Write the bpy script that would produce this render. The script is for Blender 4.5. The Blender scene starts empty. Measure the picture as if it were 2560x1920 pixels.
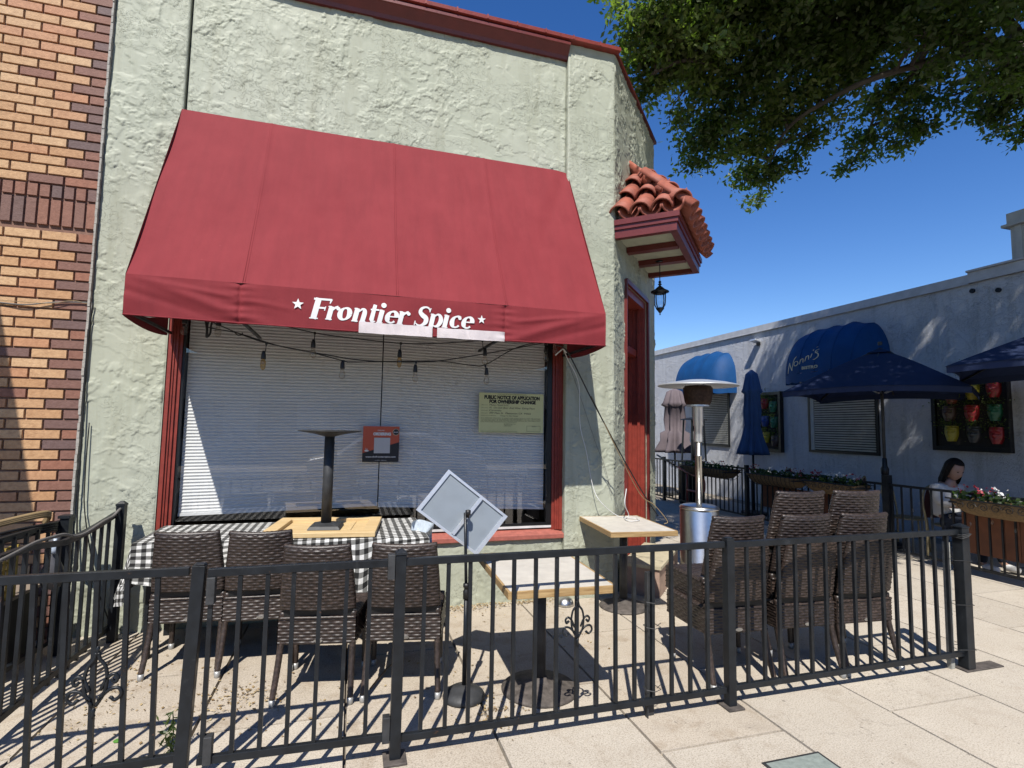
import bpy, math, random
import numpy as np
from mathutils import Vector, Matrix, noise
rad = math.radians
random.seed(7)
S = bpy.context.scene
COL = S.collection

# ------------------------------------------------------------------ camera
FPX, CH = 1331.8, 1.62
yaw, pitch, roll = rad(16.575), rad(4.628), rad(0.9684)
fwd = Vector((math.sin(yaw)*math.cos(pitch), math.cos(yaw)*math.cos(pitch), math.sin(pitch)))
r0 = Vector((math.cos(yaw), -math.sin(yaw), 0)); u0 = r0.cross(fwd)
rgt = r0*math.cos(roll) + u0*math.sin(roll); upv = -r0*math.sin(roll) + u0*math.cos(roll)
cd = bpy.data.cameras.new('camera'); cam = bpy.data.objects.new('camera', cd); COL.objects.link(cam)
cd.sensor_width = 36; cd.lens = FPX/2560*36; cd.clip_end = 500; cd.clip_start = .05
cam.matrix_world = Matrix(((rgt.x, upv.x, -fwd.x, 0), (rgt.y, upv.y, -fwd.y, 0), (rgt.z, upv.z, -fwd.z, CH), (0, 0, 0, 1)))
S.camera = cam
def at(px, py, **k):
    """world point seen at a photo pixel on a measured plane x=, y= or z="""
    d = rgt*((px-1280)/FPX) - upv*((py-960)/FPX) + fwd
    (a, v), = k.items(); i = 'xyz'.index(a); C = Vector((0, 0, CH))
    return C + d*((v-C[i])/d[i])

# ------------------------------------------------------------------ light
SUNV = Vector((-.31, -.68, 1)).normalized()
w = bpy.data.worlds.new('World'); S.world = w; w.use_nodes = True
nt = w.node_tree; bg = nt.nodes['Background']
sky = nt.nodes.new('ShaderNodeTexSky'); sky.sky_type = 'NISHITA'; sky.sun_disc = False
sky.sun_elevation = math.asin(SUNV.z); sky.sun_rotation = math.atan2(SUNV.x, SUNV.y)
sky.air_density = 1.0; sky.dust_density = .05; sky.ozone_density = 2.2; sky.altitude = 200
hs = nt.nodes.new('ShaderNodeHueSaturation'); hs.inputs['Saturation'].default_value = 1.32; hs.inputs['Hue'].default_value = .512; hs.inputs['Value'].default_value = 1.42
nt.links.new(sky.outputs[0], hs.inputs['Color']); nt.links.new(hs.outputs[0], bg.inputs[0]); bg.inputs[1].default_value = .070
sl = bpy.data.lights.new('sun', 'SUN'); sl.energy = 5.0; sl.angle = rad(.5); sl.color = (1, .95, .87)
so = bpy.data.objects.new('sun', sl); COL.objects.link(so); so.rotation_euler = SUNV.to_track_quat('Z', 'Y').to_euler()
S.view_settings.view_transform = 'Standard'; S.view_settings.look = 'None'
S.view_settings.exposure = 0.64; S.view_settings.gamma = 1
S.render.engine = 'CYCLES'
S.cycles.max_bounces = 6; S.cycles.transparent_max_bounces = 10

# ------------------------------------------------------------------ materials
def newmat(name):
    m = bpy.data.materials.new(name); m.use_nodes = True
    return m, m.node_tree, m.node_tree.nodes['Principled BSDF']
def N(t, typ, **kw):
    n = t.nodes.new(typ)
    for k, v in kw.items():
        if k.startswith('_'): setattr(n, k[1:], v)
        else: n.inputs[k.replace('__', ' ')].default_value = v
    return n
def ramp(t, src, stops):
    r = t.nodes.new('ShaderNodeValToRGB'); e = r.color_ramp.elements
    while len(e) < len(stops): e.new(.5)
    for i, (p, c) in enumerate(stops):
        e[i].position = p; e[i].color = (*c, 1) if isinstance(c, tuple) else (c, c, c, 1)
    t.links.new(src, r.inputs[0]); return r.outputs[0]
def mixc(t, fac, a, b, mode='MIX'):
    n = t.nodes.new('ShaderNodeMix'); n.data_type = 'RGBA'; n.blend_type = mode
    for sock, v in ((n.inputs[0], fac), (n.inputs[6], a), (n.inputs[7], b)):
        if hasattr(v, 'is_linked'): t.links.new(v, sock)
        elif isinstance(v, tuple): sock.default_value = (*v[:3], 1)
        else: sock.default_value = v
    return n.outputs[2]
def mth(t, op, a, b=0.0, c=None):
    n = t.nodes.new('ShaderNodeMath'); n.operation = op
    for i, v in enumerate((a, b) if c is None else (a, b, c)):
        if hasattr(v, 'is_linked'): t.links.new(v, n.inputs[i])
        else: n.inputs[i].default_value = v
    return n.outputs[0]
def wpos(t): return t.nodes.new('ShaderNodeNewGeometry').outputs['Position']
def opos(t): return t.nodes.new('ShaderNodeTexCoord').outputs['Object']
def nz(t, vec, scale, detail=3, rough=.55, dist=0):
    n = N(t, 'ShaderNodeTexNoise', Scale=scale, Detail=detail, Roughness=rough, Distortion=dist)
    t.links.new(vec, n.inputs['Vector']); return n.outputs[0]
def bump(t, b, h, dist, strength=1.0):
    n = N(t, 'ShaderNodeBump', Strength=strength, Distance=dist)
    t.links.new(h, n.inputs['Height']); t.links.new(n.outputs[0], b.inputs['Normal']); return n
def simple(name, col, rough=.6, metal=0.0, var=.12, vscale=8, bmp=0, bscale=60, local=False, spec=None):
    m, t, b = newmat(name); p = opos(t) if local else wpos(t)
    n = nz(t, p, vscale, 5)
    lo = tuple(c*(1-var) for c in col); hi = tuple(min(1, c*(1+var)) for c in col)
    t.links.new(ramp(t, n, [(.3, lo), (.7, hi)]), b.inputs['Base Color'])
    b.inputs['Roughness'].default_value = rough; b.inputs['Metallic'].default_value = metal
    if spec is not None: b.inputs['Specular IOR Level'].default_value = spec
    if bmp: bump(t, b, nz(t, p, bscale, 4), bmp)
    return m
def stucco(name, col, col2, d1=.010, d2=.006):
    m, t, b = newmat(name); p = wpos(t)
    msk = ramp(t, nz(t, p, 1.9, 3, .6), [(.40, 0.0), (.60, 1.0)]); msk2 = ramp(t, nz(t, p, 3.1, 2, .5), [(.46, 0.0), (.56, 1.0)])
    a1 = ramp(t, nz(t, p, 3.6, 9, .62, 1.2), [(.492, 0.0), (.506, 1.0)])
    a2 = ramp(t, nz(t, p, 7.5, 7, .62, 2.2), [(.515, 0.0), (.530, 1.0)])
    c1 = ramp(t, nz(t, p, 17, 6, .68, 1.4), [(.50, 0.0), (.535, 1.0)])
    mp = t.nodes.new('ShaderNodeMapping'); t.links.new(p, mp.inputs[0]); mp.inputs['Rotation'].default_value = (0, .6, .2); mp.inputs['Scale'].default_value = (3, 3, 11)
    st = ramp(t, nz(t, mp.outputs[0], 1.6, 5, .6, .8), [(.53, 0.0), (.55, 1.0)])
    h = mth(t, 'MULTIPLY', a1, .42)
    h = mth(t, 'ADD', h, mth(t, 'MULTIPLY', mth(t, 'MULTIPLY', a2, msk2), .5))
    h = mth(t, 'ADD', h, mth(t, 'MULTIPLY', mth(t, 'MULTIPLY', c1, msk), .45))
    h = mth(t, 'ADD', h, mth(t, 'MULTIPLY', st, .22))
    h = mth(t, 'ADD', h, mth(t, 'MULTIPLY', nz(t, p, 45, 4, .6), .16))
    bump(t, b, h, d1, .9)
    base = ramp(t, nz(t, p, 1.1, 5), [(.3, col), (.72, col2)])
    grime = ramp(t, nz(t, p, 24, 6, .7), [(.2, .93), (.5, 1.0)])
    t.links.new(mixc(t, 1.0, base, grime, 'MULTIPLY'), b.inputs['Base Color'])
    b.inputs['Roughness'].default_value = .5; b.inputs['Specular IOR Level'].default_value = .4
    return m
def fabric(name, col, var=.1, rough=.85, weave=900, translucent=0.0, faded=None):
    m, t, b = newmat(name); p = wpos(t)
    n = nz(t, p, 3.5, 6, .6)
    lo = tuple(c*(1-var) for c in col); hi = faded or tuple(min(1, c*(1+var)) for c in col)
    base = ramp(t, n, [(.3, lo), (.75, hi)])
    spk = ramp(t, nz(t, p, 45, 2), [(.74, 0.0), (.78, 1.0)])
    base = mixc(t, mth(t, 'MULTIPLY', spk, .25), base, tuple(min(1, c*1.6+.08) for c in col))
    mp = t.nodes.new('ShaderNodeMapping'); t.links.new(p, mp.inputs[0]); mp.inputs['Scale'].default_value = (9, 2, .9)
    base = mixc(t, 1.0, base, ramp(t, nz(t, mp.outputs[0], 1.5, 6, .65), [(.25, (.88, .88, .89)), (.55, (1., 1., 1.)), (.8, (1.05, 1.05, 1.05))]), 'MULTIPLY')
    t.links.new(base, b.inputs['Base Color']); b.inputs['Roughness'].default_value = rough
    b.inputs['Specular IOR Level'].default_value = .2
    bump(t, b, mth(t, 'ADD', nz(t, p, weave, 1), mth(t, 'MULTIPLY', nz(t, p, 14, 3), 1.5)), .0012)
    if translucent:
        tr = N(t, 'ShaderNodeBsdfTranslucent'); t.links.new(base, tr.inputs[0])
        mx = N(t, 'ShaderNodeMixShader', Fac=translucent); t.links.new(b.outputs[0], mx.inputs[1]); t.links.new(tr.outputs[0], mx.inputs[2])
        t.links.new(mx.outputs[0], t.nodes['Material Output'].inputs[0])
    return m
M = {}
m, t, b = newmat('green_stucco'); p = wpos(t)
base = ramp(t, nz(t, p, 1.1, 5), [(.3, (.43, .455, .355)), (.72, (.515, .535, .435))])
grime = ramp(t, nz(t, p, 24, 6, .7), [(.2, .92), (.5, 1.0)])
t.links.new(mixc(t, 1.0, base, grime, 'MULTIPLY'), b.inputs['Base Color']); b.inputs['Roughness'].default_value = .58; b.inputs['Specular IOR Level'].default_value = .25
ms_ = ramp(t, nz(t, p, 2.4, 3, .6), [(.42, 0.0), (.60, 1.0)])
hh = mth(t, 'ADD', mth(t, 'MULTIPLY', nz(t, p, 60, 5, .65), .16), mth(t, 'MULTIPLY', mth(t, 'MULTIPLY', ramp(t, nz(t, p, 13, 6, .65, 1.6), [(.51, 0.0), (.53, 1.0)]), ms_), .7))
bump(t, b, hh, .0040, .9); M['stucco'] = m
M['wstucco'] = stucco('white_stucco', (.62, .64, .69), (.70, .72, .77), .009)
t = M['wstucco'].node_tree; b = t.nodes['Principled BSDF']; src = b.inputs['Base Color'].links[0].from_socket; p = wpos(t)
mp = t.nodes.new('ShaderNodeMapping'); t.links.new(p, mp.inputs[0]); mp.inputs['Scale'].default_value = (1, 5, .45)
t.links.new(mixc(t, 1.0, src, ramp(t, nz(t, mp.outputs[0], 1.6, 7, .7, .4), [(.30, (.80, .79, .77)), (.52, (1., 1., 1.))]), 'MULTIPLY'), b.inputs['Base Color'])
t = M['stucco'].node_tree; b = t.nodes['Principled BSDF']; src = b.inputs['Base Color'].links[0].from_socket; p = wpos(t)
mp = t.nodes.new('ShaderNodeMapping'); t.links.new(p, mp.inputs[0]); mp.inputs['Scale'].default_value = (5, 5, .5)
t.links.new(mixc(t, 1.0, src, ramp(t, nz(t, mp.outputs[0], 1.7, 7, .7, .4), [(.30, (.86, .85, .82)), (.52, (1., 1., 1.))]), 'MULTIPLY'), b.inputs['Base Color'])
M['joint'] = simple('joint_sealant', (.02, .024, .02), .6)
M['red'] = simple('red_trim_paint', (.27, .042, .028), .42, var=.18, vscale=14, bmp=.0015, bscale=40)
M['darkred'] = simple('dark_red_trim_paint', (.16, .022, .018), .4, var=.15, bmp=.001, bscale=40)
M['redsill'] = simple('faded_red_sill', (.40, .12, .09), .6, var=.2, vscale=20, bmp=.001)
M['tile'] = simple('terracotta_tile', (.36, .10, .062), .7, var=.3, vscale=9, bmp=.002, bscale=50)
M['cream'] = simple('cream_soffit', (.55, .56, .42), .6)
M['black'] = simple('black_painted_steel', (.012, .015, .019), .36, var=.35, vscale=12, bmp=.0006, bscale=120, spec=.32)
t = M['black'].node_tree; b = t.nodes['Principled BSDF']; src = b.inputs['Base Color'].links[0].from_socket; p = wpos(t)
ws = ramp(t, nz(t, p, 7, 7, .75, .5), [(.60, 0.0), (.66, 1.0)]); rs_ = ramp(t, nz(t, p, 16, 6, .75), [(.66, 0.0), (.70, 1.0)])
c_ = mixc(t, mth(t, 'MULTIPLY', ws, .35), src, (.05, .055, .06)); t.links.new(mixc(t, mth(t, 'MULTIPLY', rs_, .8), c_, (.11, .055, .03)), b.inputs['Base Color'])
t.links.new(ramp(t, nz(t, p, 9, 5), [(.3, .28), (.7, .55)]), b.inputs['Roughness'])
M['blackwin'] = simple('black_window_frame', (.006, .006, .007), .4)
M['blackcable'] = simple('black_rubber', (.008, .008, .008), .5)
M['white'] = simple('white_plastic', (.75, .75, .74), .5)
M['awn'] = fabric('red_awning_canvas', (.258, .030, .038), .05, .75, faded=(.285, .038, .046))
M['patch'] = fabric('pinkish_white_cloth', (.84, .76, .76), .06)
M['letter'] = simple('white_lettering_vinyl', (.85, .85, .84), .5, var=.03)
M['blueawn'] = fabric('blue_awning_canvas', (.010, .085, .27), .12, .6, translucent=.12)
M['navy'] = fabric('navy_umbrella_cloth', (.028, .045, .11), .1, .8, translucent=.08)
M['blueumb'] = fabric('blue_umbrella_cloth', (.055, .125, .30), .12, .8)
M['mauve'] = fabric('mauve_umbrella_cloth', (.17, .14, .155), .15, .9)
M['gold'] = simple('pale_gold_lettering', (.95, .80, .48), .5)
M['steel'] = simple('brushed_stainless', (.52, .52, .51), .30, 1.0, var=.06, vscale=30)
M['alu'] = simple('dull_aluminium', (.62, .64, .66), .42, .75, var=.06, vscale=30)
M['sheet'] = simple('grey_sign_back', (.27, .31, .35), .5, .1, var=.06, vscale=10)
M['lacq'] = simple('off_white_laminate', (.66, .62, .55), .5, var=.10, vscale=14, bmp=.0006, bscale=70)
M['darkheat'] = simple('rusty_burner_mesh', (.06, .032, .022), .6, .5, var=.5, vscale=40)
M['iron'] = simple('cast_iron_grey', (.045, .047, .05), .6, .2, var=.4, vscale=16, bmp=.001, bscale=60)
M['ironrust'] = simple('rusty_cast_iron', (.10, .085, .075), .75, .1, var=.5, vscale=22, bmp=.0015, bscale=60)
M['foot'] = simple('grey_foot_cap', (.45, .45, .44), .45, .4)
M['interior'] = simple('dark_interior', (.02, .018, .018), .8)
M['paper'] = simple('yellow_green_paper', (.74, .74, .38), .7, var=.05)
M['ink'] = simple('black_ink', (.02, .022, .02), .8, var=0)
M['postred'] = simple('orange_red_print', (.62, .11, .045), .5, var=.03)
M['postblack'] = simple('black_print', (.015, .015, .016), .5, var=.03)
M['qr'] = simple('white_print', (.62, .63, .64), .5, var=.03)
M['bark'] = simple('grey_brown_bark', (.075, .062, .05), .9, var=.4, vscale=5, bmp=.02, bscale=14)
M['coco'] = simple('coconut_fibre', (.20, .13, .06), .95, var=.35, vscale=40, bmp=.006, bscale=90)
M['orangewood'] = simple('orange_stained_wood', (.22, .075, .03), .6, var=.25, vscale=6)
M['coral'] = simple('coral_red_paint', (.42, .09, .06), .4)
M['skin'] = simple('skin', (.38, .22, .16), .5, var=.08)
M['hair'] = simple('dark_brown_hair', (.010, .007, .006), .6, var=.4, vscale=60, spec=.15)
M['jacket'] = fabric('white_quilted_jacket', (.62, .62, .62), .06)
M['jeans'] = fabric('dark_trousers', (.015, .02, .035), .2)
M['rattan'] = simple('cream_rattan', (.42, .34, .18), .5, var=.4, vscale=60)
M['maroon'] = simple('maroon_weave', (.08, .02, .02), .7)
M['cone'] = simple('yellow_plastic', (.42, .30, .06), .6)
M['hose'] = simple('tan_rubber_hose', (.30, .21, .10), .6)
M['conduit'] = simple('grey_plastic_conduit', (.16, .15, .14), .6)
M['bag'] = simple('grey_plastic_bag', (.10, .10, .11), .35)
M['concrete'] = simple('plain_concrete', (.30, .26, .21), .85, var=.12, vscale=3, bmp=.002, bscale=70)
M['asphalt'] = simple('asphalt', (.05, .05, .052), .9, var=.15, vscale=30, bmp=.004, bscale=120)
M['mortar'] = simple('red_brown_mortar', (.24, .135, .10), .95, var=.2, vscale=30, bmp=.003, bscale=80)
M['whitemortar'] = simple('white_mortar', (.42, .40, .36), .9, var=.15, vscale=50, bmp=.004)
M['glassbulb'] = None
def wood(name, c1, c2, scale=6, axis=(1, 14, 14)):
    m, t, b = newmat(name); p = opos(t)
    mp = t.nodes.new('ShaderNodeMapping'); t.links.new(p, mp.inputs[0]); mp.inputs['Scale'].default_value = axis
    n = nz(t, mp.outputs[0], scale, 8, .65, .6)
    t.links.new(ramp(t, n, [(.3, c1), (.7, c2)]), b.inputs['Base Color']); b.inputs['Roughness'].default_value = .6
    bump(t, b, n, .0008); return m
M['edgewood'] = wood('worn_oak_edging', (.30, .17, .06), (.60, .42, .20))
M['pine'] = wood('varnished_pine', (.62, .42, .19), (.82, .62, .33), 3)
M['grey_wood'] = wood('weathered_wood', (.22, .17, .13), (.34, .28, .22))
# bricks: colour per object
def brickmat(name, cols):
    m, t, b = newmat(name); p = wpos(t)
    oi = t.nodes.new('ShaderNodeObjectInfo').outputs['Random']
    k = len(cols); base = ramp(t, oi, [(i/(k-1), c) for i, c in enumerate(cols)])
    st = ramp(t, nz(t, p, 30, 6, .7), [(.3, (.72, .66, .62)), (.6, (1.0, 1.0, 1.0)), (.8, (1.12, 1.05, 1.0))])
    t.links.new(mixc(t, 1.0, base, st, 'MULTIPLY'), b.inputs['Base Color'])
    b.inputs['Roughness'].default_value = .72; bump(t, b, nz(t, p, 90, 4), .0025); return m
M['tan'] = brickmat('tan_face_brick', [(.61, .36, .18), (.69, .45, .25), (.56, .31, .15), (.65, .40, .21), (.56, .27, .14)])
M['darkbrick'] = brickmat('dark_face_brick', [(.20, .11, .095), (.30, .13, .085), (.16, .10, .095), (.36, .15, .09), (.22, .115, .09)])
# paving
def paving(name, c1, c2, dirt):
    m, t, b = newmat(name); p = wpos(t)
    base = ramp(t, nz(t, p, 1.1, 6, .6), [(.3, c1), (.7, c2)])
    spk = ramp(t, nz(t, p, 120, 3, .8), [(.36, (.62, .60, .56)), (.5, (1., 1., 1.)), (.68, (1.14, 1.13, 1.12))])
    base = mixc(t, 1.0, base, spk, 'MULTIPLY')
    st = ramp(t, nz(t, p, 5, 7, .7, .5), [(.52, 0.0), (.70, 1.0)])
    base = mixc(t, mth(t, 'MULTIPLY', st, dirt), base, (.30, .22, .14))
    dots = ramp(t, nz(t, p, 22, 1), [(.735, 0.0), (.76, 1.0)])
    base = mixc(t, mth(t, 'MULTIPLY', dots, .55), base, (.12, .10, .08))
    drk = ramp(t, nz(t, p, 2.2, 8, .72, 1.0), [(.54, 0.0), (.66, 1.0)])
    base = mixc(t, mth(t, 'MULTIPLY', drk, dirt*.55), base, (.36, .31, .25))
    cr_ = ramp(t, mth(t, 'ABSOLUTE', mth(t, 'SUBTRACT', nz(t, p, 1.15, 9, .58, .3), .5)), [(.0, 1.0), (.0022, 0.0)])
    base = mixc(t, mth(t, 'MULTIPLY', cr_, .28), base, (.10, .08, .06))
    oi = t.nodes.new('ShaderNodeObjectInfo').outputs['Random']
    base = mixc(t, 1.0, base, ramp(t, oi, [(0., (.95, .945, .94)), (1., (1.03, 1.025, 1.02))]), 'MULTIPLY')
    t.links.new(base, b.inputs['Base Color']); b.inputs['Roughness'].default_value = .85
    bump(t, b, mth(t, 'ADD', nz(t, p, 160, 3), mth(t, 'MULTIPLY', nz(t, p, 20, 4), 1.2)), .0018); return m
M['slab'] = paving('beige_sidewalk_concrete', (.56, .50, .415), (.63, .57, .48), .30)
M['slabdirty'] = paving('dirty_patio_concrete', (.50, .435, .35), (.60, .53, .435), .60)
# wicker
m, t, b = newmat('dark_brown_wicker'); p = opos(t)
rw = nz(t, p, 55, 2); t.links.new(ramp(t, rw, [(.3, (.017, .012, .010)), (.55, (.040, .028, .023)), (.8, (.085, .060, .050))]), b.inputs['Base Color'])
b.inputs['Roughness'].default_value = .40; b.inputs['Specular IOR Level'].default_value = .5
src = b.inputs['Base Color'].links[0].from_socket; oi = t.nodes.new('ShaderNodeObjectInfo').outputs['Random']
src = mixc(t, 1.0, src, ramp(t, oi, [(0., (.80, .80, .82)), (1., (1.25, 1.2, 1.15))]), 'MULTIPLY'); fd = ramp(t, nz(t, wpos(t), 6, 5, .7), [(.5, 0.0), (.75, 1.0)])
t.links.new(mixc(t, mth(t, 'MULTIPLY', fd, .35), src, (.11, .09, .08)), b.inputs['Base Color'])
bump(t, b, nz(t, p, 500, 2), .0006); M['wicker'] = m
# gingham
m, t, b = newmat('black_white_gingham'); uv = t.nodes.new('ShaderNodeUVMap'); uv.uv_map = 'UVMap'
sp = t.nodes.new('ShaderNodeSeparateXYZ'); t.links.new(uv.outputs[0], sp.inputs[0])
def strp(v):
    f = mth(t, 'FRACT', mth(t, 'DIVIDE', v, .060)); return mth(t, 'GREATER_THAN', f, .5)
sm = mth(t, 'MULTIPLY', mth(t, 'ADD', strp(sp.outputs[0]), strp(sp.outputs[1])), .5)
t.links.new(ramp(t, sm, [(0.0, (.78, .78, .76)), (.5, (.20, .20, .19)), (1.0, (.018, .018, .018))]), b.inputs['Base Color'])
b.inputs['Roughness'].default_value = .8; b.inputs['Specular IOR Level'].default_value = .2
bump(t, b, nz(t, wpos(t), 60, 3), .003); M['gingham'] = m
# pleated blind
m, t, b = newmat('white_pleated_shade'); b.inputs['Base Color'].default_value = (.86, .87, .87, 1); b.inputs['Roughness'].default_value = .8
bump(t, b, nz(t, wpos(t), 5, 3), .012); M['blind'] = m
M['slatblind'] = simple('off_white_blind_slat', (.55, .56, .52), .6)
# window glass: clear pane with Fresnel reflection
def glassmat(name, tint=(1, 1, 1), ior=1.5):
    m = bpy.data.materials.new(name); m.use_nodes = True; t = m.node_tree; t.nodes.remove(t.nodes['Principled BSDF'])
    lw = N(t, 'ShaderNodeLayerWeight', Blend=.5); f0 = ((ior-1)/(ior+1))**2
    class _F: pass
    fr = _F(); fr.outputs = [mth(t, 'ADD', f0, mth(t, 'MULTIPLY', mth(t, 'POWER', lw.outputs['Facing'], 5.0), 1-f0))]
    tr = N(t, 'ShaderNodeBsdfTransparent', Color=(*tint, 1)); gl = N(t, 'ShaderNodeBsdfGlossy', Roughness=0.0)
    mx = t.nodes.new('ShaderNodeMixShader')
    t.links.new(fr.outputs[0], mx.inputs[0]); t.links.new(tr.outputs[0], mx.inputs[1]); t.links.new(gl.outputs[0], mx.inputs[2])
    t.links.new(mx.outputs[0], t.nodes['Material Output'].inputs[0]); return m
M['glass'] = glassmat('window_glass', (.98, .985, .98), 2.1)
M['glassbulb'] = glassmat('bulb_glass', (.9, .88, .84), 1.5)
# leaves
def leafmat(name, c1, c2, c3):
    m, t, b = newmat(name)
    at_ = t.nodes.new('ShaderNodeAttribute'); at_.attribute_name = 'tone'
    base = ramp(t, at_.outputs['Fac'], [(0.0, c1), (.6, c2), (1.0, c3)])
    t.links.new(base, b.inputs['Base Color']); b.inputs['Roughness'].default_value = .5
    tr = N(t, 'ShaderNodeBsdfTranslucent'); t.links.new(mixc(t, 1.0, base, (1.6, 2.0, .7), 'MULTIPLY'), tr.inputs[0])
    mx = N(t, 'ShaderNodeMixShader', Fac=.45); t.links.new(b.outputs[0], mx.inputs[1]); t.links.new(tr.outputs[0], mx.inputs[2])
    t.links.new(mx.outputs[0], t.nodes['Material Output'].inputs[0]); return m
M['leaf'] = leafmat('tree_leaf', (.055, .088, .020), (.090, .130, .030), (.16, .20, .055))
M['plant'] = leafmat('plant_leaf', (.03, .06, .02), (.06, .10, .03), (.12, .15, .05))
M['litter'] = leafmat('dry_leaf', (.20, .12, .05), (.42, .30, .15), (.60, .48, .28))
M['litter'].node_tree.nodes['Mix Shader'].inputs[0].default_value = .05
def flat(name, c): return simple(name, c, .6, var=.1)
M['fred'] = flat('red_petal', (.35, .015, .03)); M['fwhite'] = flat('white_petal', (.7, .7, .68))

# ------------------------------------------------------------------ mesh building
class B:
    def __init__(s): s.v = []; s.f = []; s.uv = None; s.sm = False
    def add(s, vs, fs):
        o = len(s.v); s.v += [tuple(x) for x in vs]; s.f += [tuple(i+o for i in f) for f in fs]; return s
    def box(s, x0, x1, y0, y1, z0, z1):
        return s.add([(x0,y0,z0),(x1,y0,z0),(x1,y1,z0),(x0,y1,z0),(x0,y0,z1),(x1,y0,z1),(x1,y1,z1),(x0,y1,z1)],
            [(0,3,2,1),(4,5,6,7),(0,1,5,4),(1,2,6,5),(2,3,7,6),(3,0,4,7)])
    def bar(s, p, q, w, h=None, up=(0, 0, 1), w2=None, h2=None):
        p, q = Vector(p), Vector(q); h = h or w; d = (q-p).normalized(); u = Vector(up)
        if abs(d.dot(u)) > .98: u = Vector((0, 1, 0))
        r = d.cross(u).normalized(); u = r.cross(d); w2 = w2 or w; h2 = h2 or h
        vs = [p+r*a*w/2+u*b_*h/2 for a, b_ in ((-1,-1),(1,-1),(1,1),(-1,1))] + [q+r*a*w2/2+u*b_*h2/2 for a, b_ in ((-1,-1),(1,-1),(1,1),(-1,1))]
        return s.add(vs, [(3,2,1,0),(4,5,6,7),(0,1,5,4),(1,2,6,5),(2,3,7,6),(3,0,4,7)])
    def tube(s, pts, r, n=8, cap=True):
        pts = [Vector(p) for p in pts]; k = len(pts); rs = r if isinstance(r, (list, tuple)) else [r]*k
        ref = Vector((0, 0, 1)); o = len(s.v); prev = None
        for i, p in enumerate(pts):
            d = (pts[min(i+1, k-1)]-pts[max(i-1, 0)]).normalized()
            if prev is None:
                a = ref if abs(d.z) < .9 else Vector((1, 0, 0)); prev = (a-d*a.dot(d)).normalized()
            else: prev = (prev-d*prev.dot(d)).normalized()
            c = d.cross(prev)
            for j in range(n):
                t_ = 2*math.pi*j/n; s.v.append(tuple(p+(prev*math.cos(t_)+c*math.sin(t_))*rs[i]))
        for i in range(k-1):
            for j in range(n):
                a = o+i*n+j; b_ = o+i*n+(j+1) % n; s.f.append((a, b_, b_+n, a+n))
        if cap: s.f.append(tuple(o+j for j in range(n))[::-1]); s.f.append(tuple(o+(k-1)*n+j for j in range(n)))
        return s
    def lathe(s, prof, c=(0, 0, 0), n=24, sx=1, sy=1, wob=None):
        o = len(s.v); c = Vector(c)
        for i, (r, z) in enumerate(prof):
            for j in range(n):
                t_ = 2*math.pi*j/n; rr = r*(wob(i, t_) if wob else 1)
                s.v.append((c.x+rr*sx*math.cos(t_), c.y+rr*sy*math.sin(t_), c.z+z))
        for i in range(len(prof)-1):
            for j in range(n):
                a = o+i*n+j; b_ = o+i*n+(j+1) % n; s.f.append((a, b_, b_+n, a+n))
        if prof[0][0] > 1e-4: s.f.append(tuple(o+j for j in range(n))[::-1])
        if prof[-1][0] > 1e-4: s.f.append(tuple(o+(len(prof)-1)*n+j for j in range(n)))
        return s
    def prism(s, poly, d, off=(0, 0, 0)):
        """poly: list of 3D points (planar), extruded by vector d"""
        n = len(poly); d = Vector(d); a = [Vector(p) for p in poly]
        return s.add(a+[p+d for p in a], [tuple(range(n))[::-1], tuple(range(n, 2*n))]+[(i, (i+1) % n, n+(i+1) % n, n+i) for i in range(n)])
    def grid(s, fn, nu, nv, closed=False, uv=None):
        o = len(s.v)
        for j in range(nv+1):
            for i in range(nu+1): s.v.append(tuple(fn(i/nu, j/nv)))
        for j in range(nv):
            for i in range(nu):
                a = o+j*(nu+1)+i; s.f.append((a, a+1, a+nu+2, a+nu+1))
        if uv:
            s.uv = [uv(i/nu, j/nv) for j in range(nv+1) for i in range(nu+1)]
        return s
    def xf(s, mat, start=0):
        for i in range(start, len(s.v)): s.v[i] = tuple(mat @ Vector(s.v[i]))
        return s
    def mesh(s, name, mt, smooth=False, bevel=0):
        me = bpy.data.meshes.new(name); me.from_pydata(s.v, [], s.f); me.materials.append(mt)
        if smooth: me.polygons.foreach_set('use_smooth', [True]*len(me.polygons))
        if s.uv:
            ul = me.uv_layers.new(name='UVMap')
            for l in me.loops: ul.data[l.index].uv = s.uv[l.vertex_index]
        me.update(); return me
    def obj(s, name, mt, parent=None, smooth=False, bevel=0, **kw):
        me = s.mesh(name, mt, smooth); o = bpy.data.objects.new(name, me); COL.objects.link(o)
        if parent: o.parent = parent
        if bevel:
            md = o.modifiers.new('bevel', 'BEVEL'); md.width = bevel; md.segments = 2; md.limit_method = 'ANGLE'; md.angle_limit = rad(40)
        for k, v in kw.items(): o[k] = v
        return o
def tag(o, label=None, cat=None, group=None, kind=None):
    for k, v in (('label', label), ('category', cat), ('group', group), ('kind', kind)):
        if v: o[k] = v
    return o
def thing(name, label, cat, loc=(0, 0, 0), rz=0, group=None):
    o = bpy.data.objects.new(name, None); COL.objects.link(o); o.location = loc; o.rotation_euler = (0, 0, rz); o.empty_display_size = .2
    return tag(o, label, cat, group)
def linkobj(name, me, parent, loc=(0, 0, 0), **kw):
    o = bpy.data.objects.new(name, me); COL.objects.link(o); o.parent = parent; o.location = loc
    for k, v in kw.items(): o[k] = v
    return o
def copy_tree(o, parent=None):
    c = o.copy(); COL.objects.link(c); c.parent = parent
    for ch in [x for x in bpy.data.objects if x.parent == o]: copy_tree(ch, c)
    return c
DG = None
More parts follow.
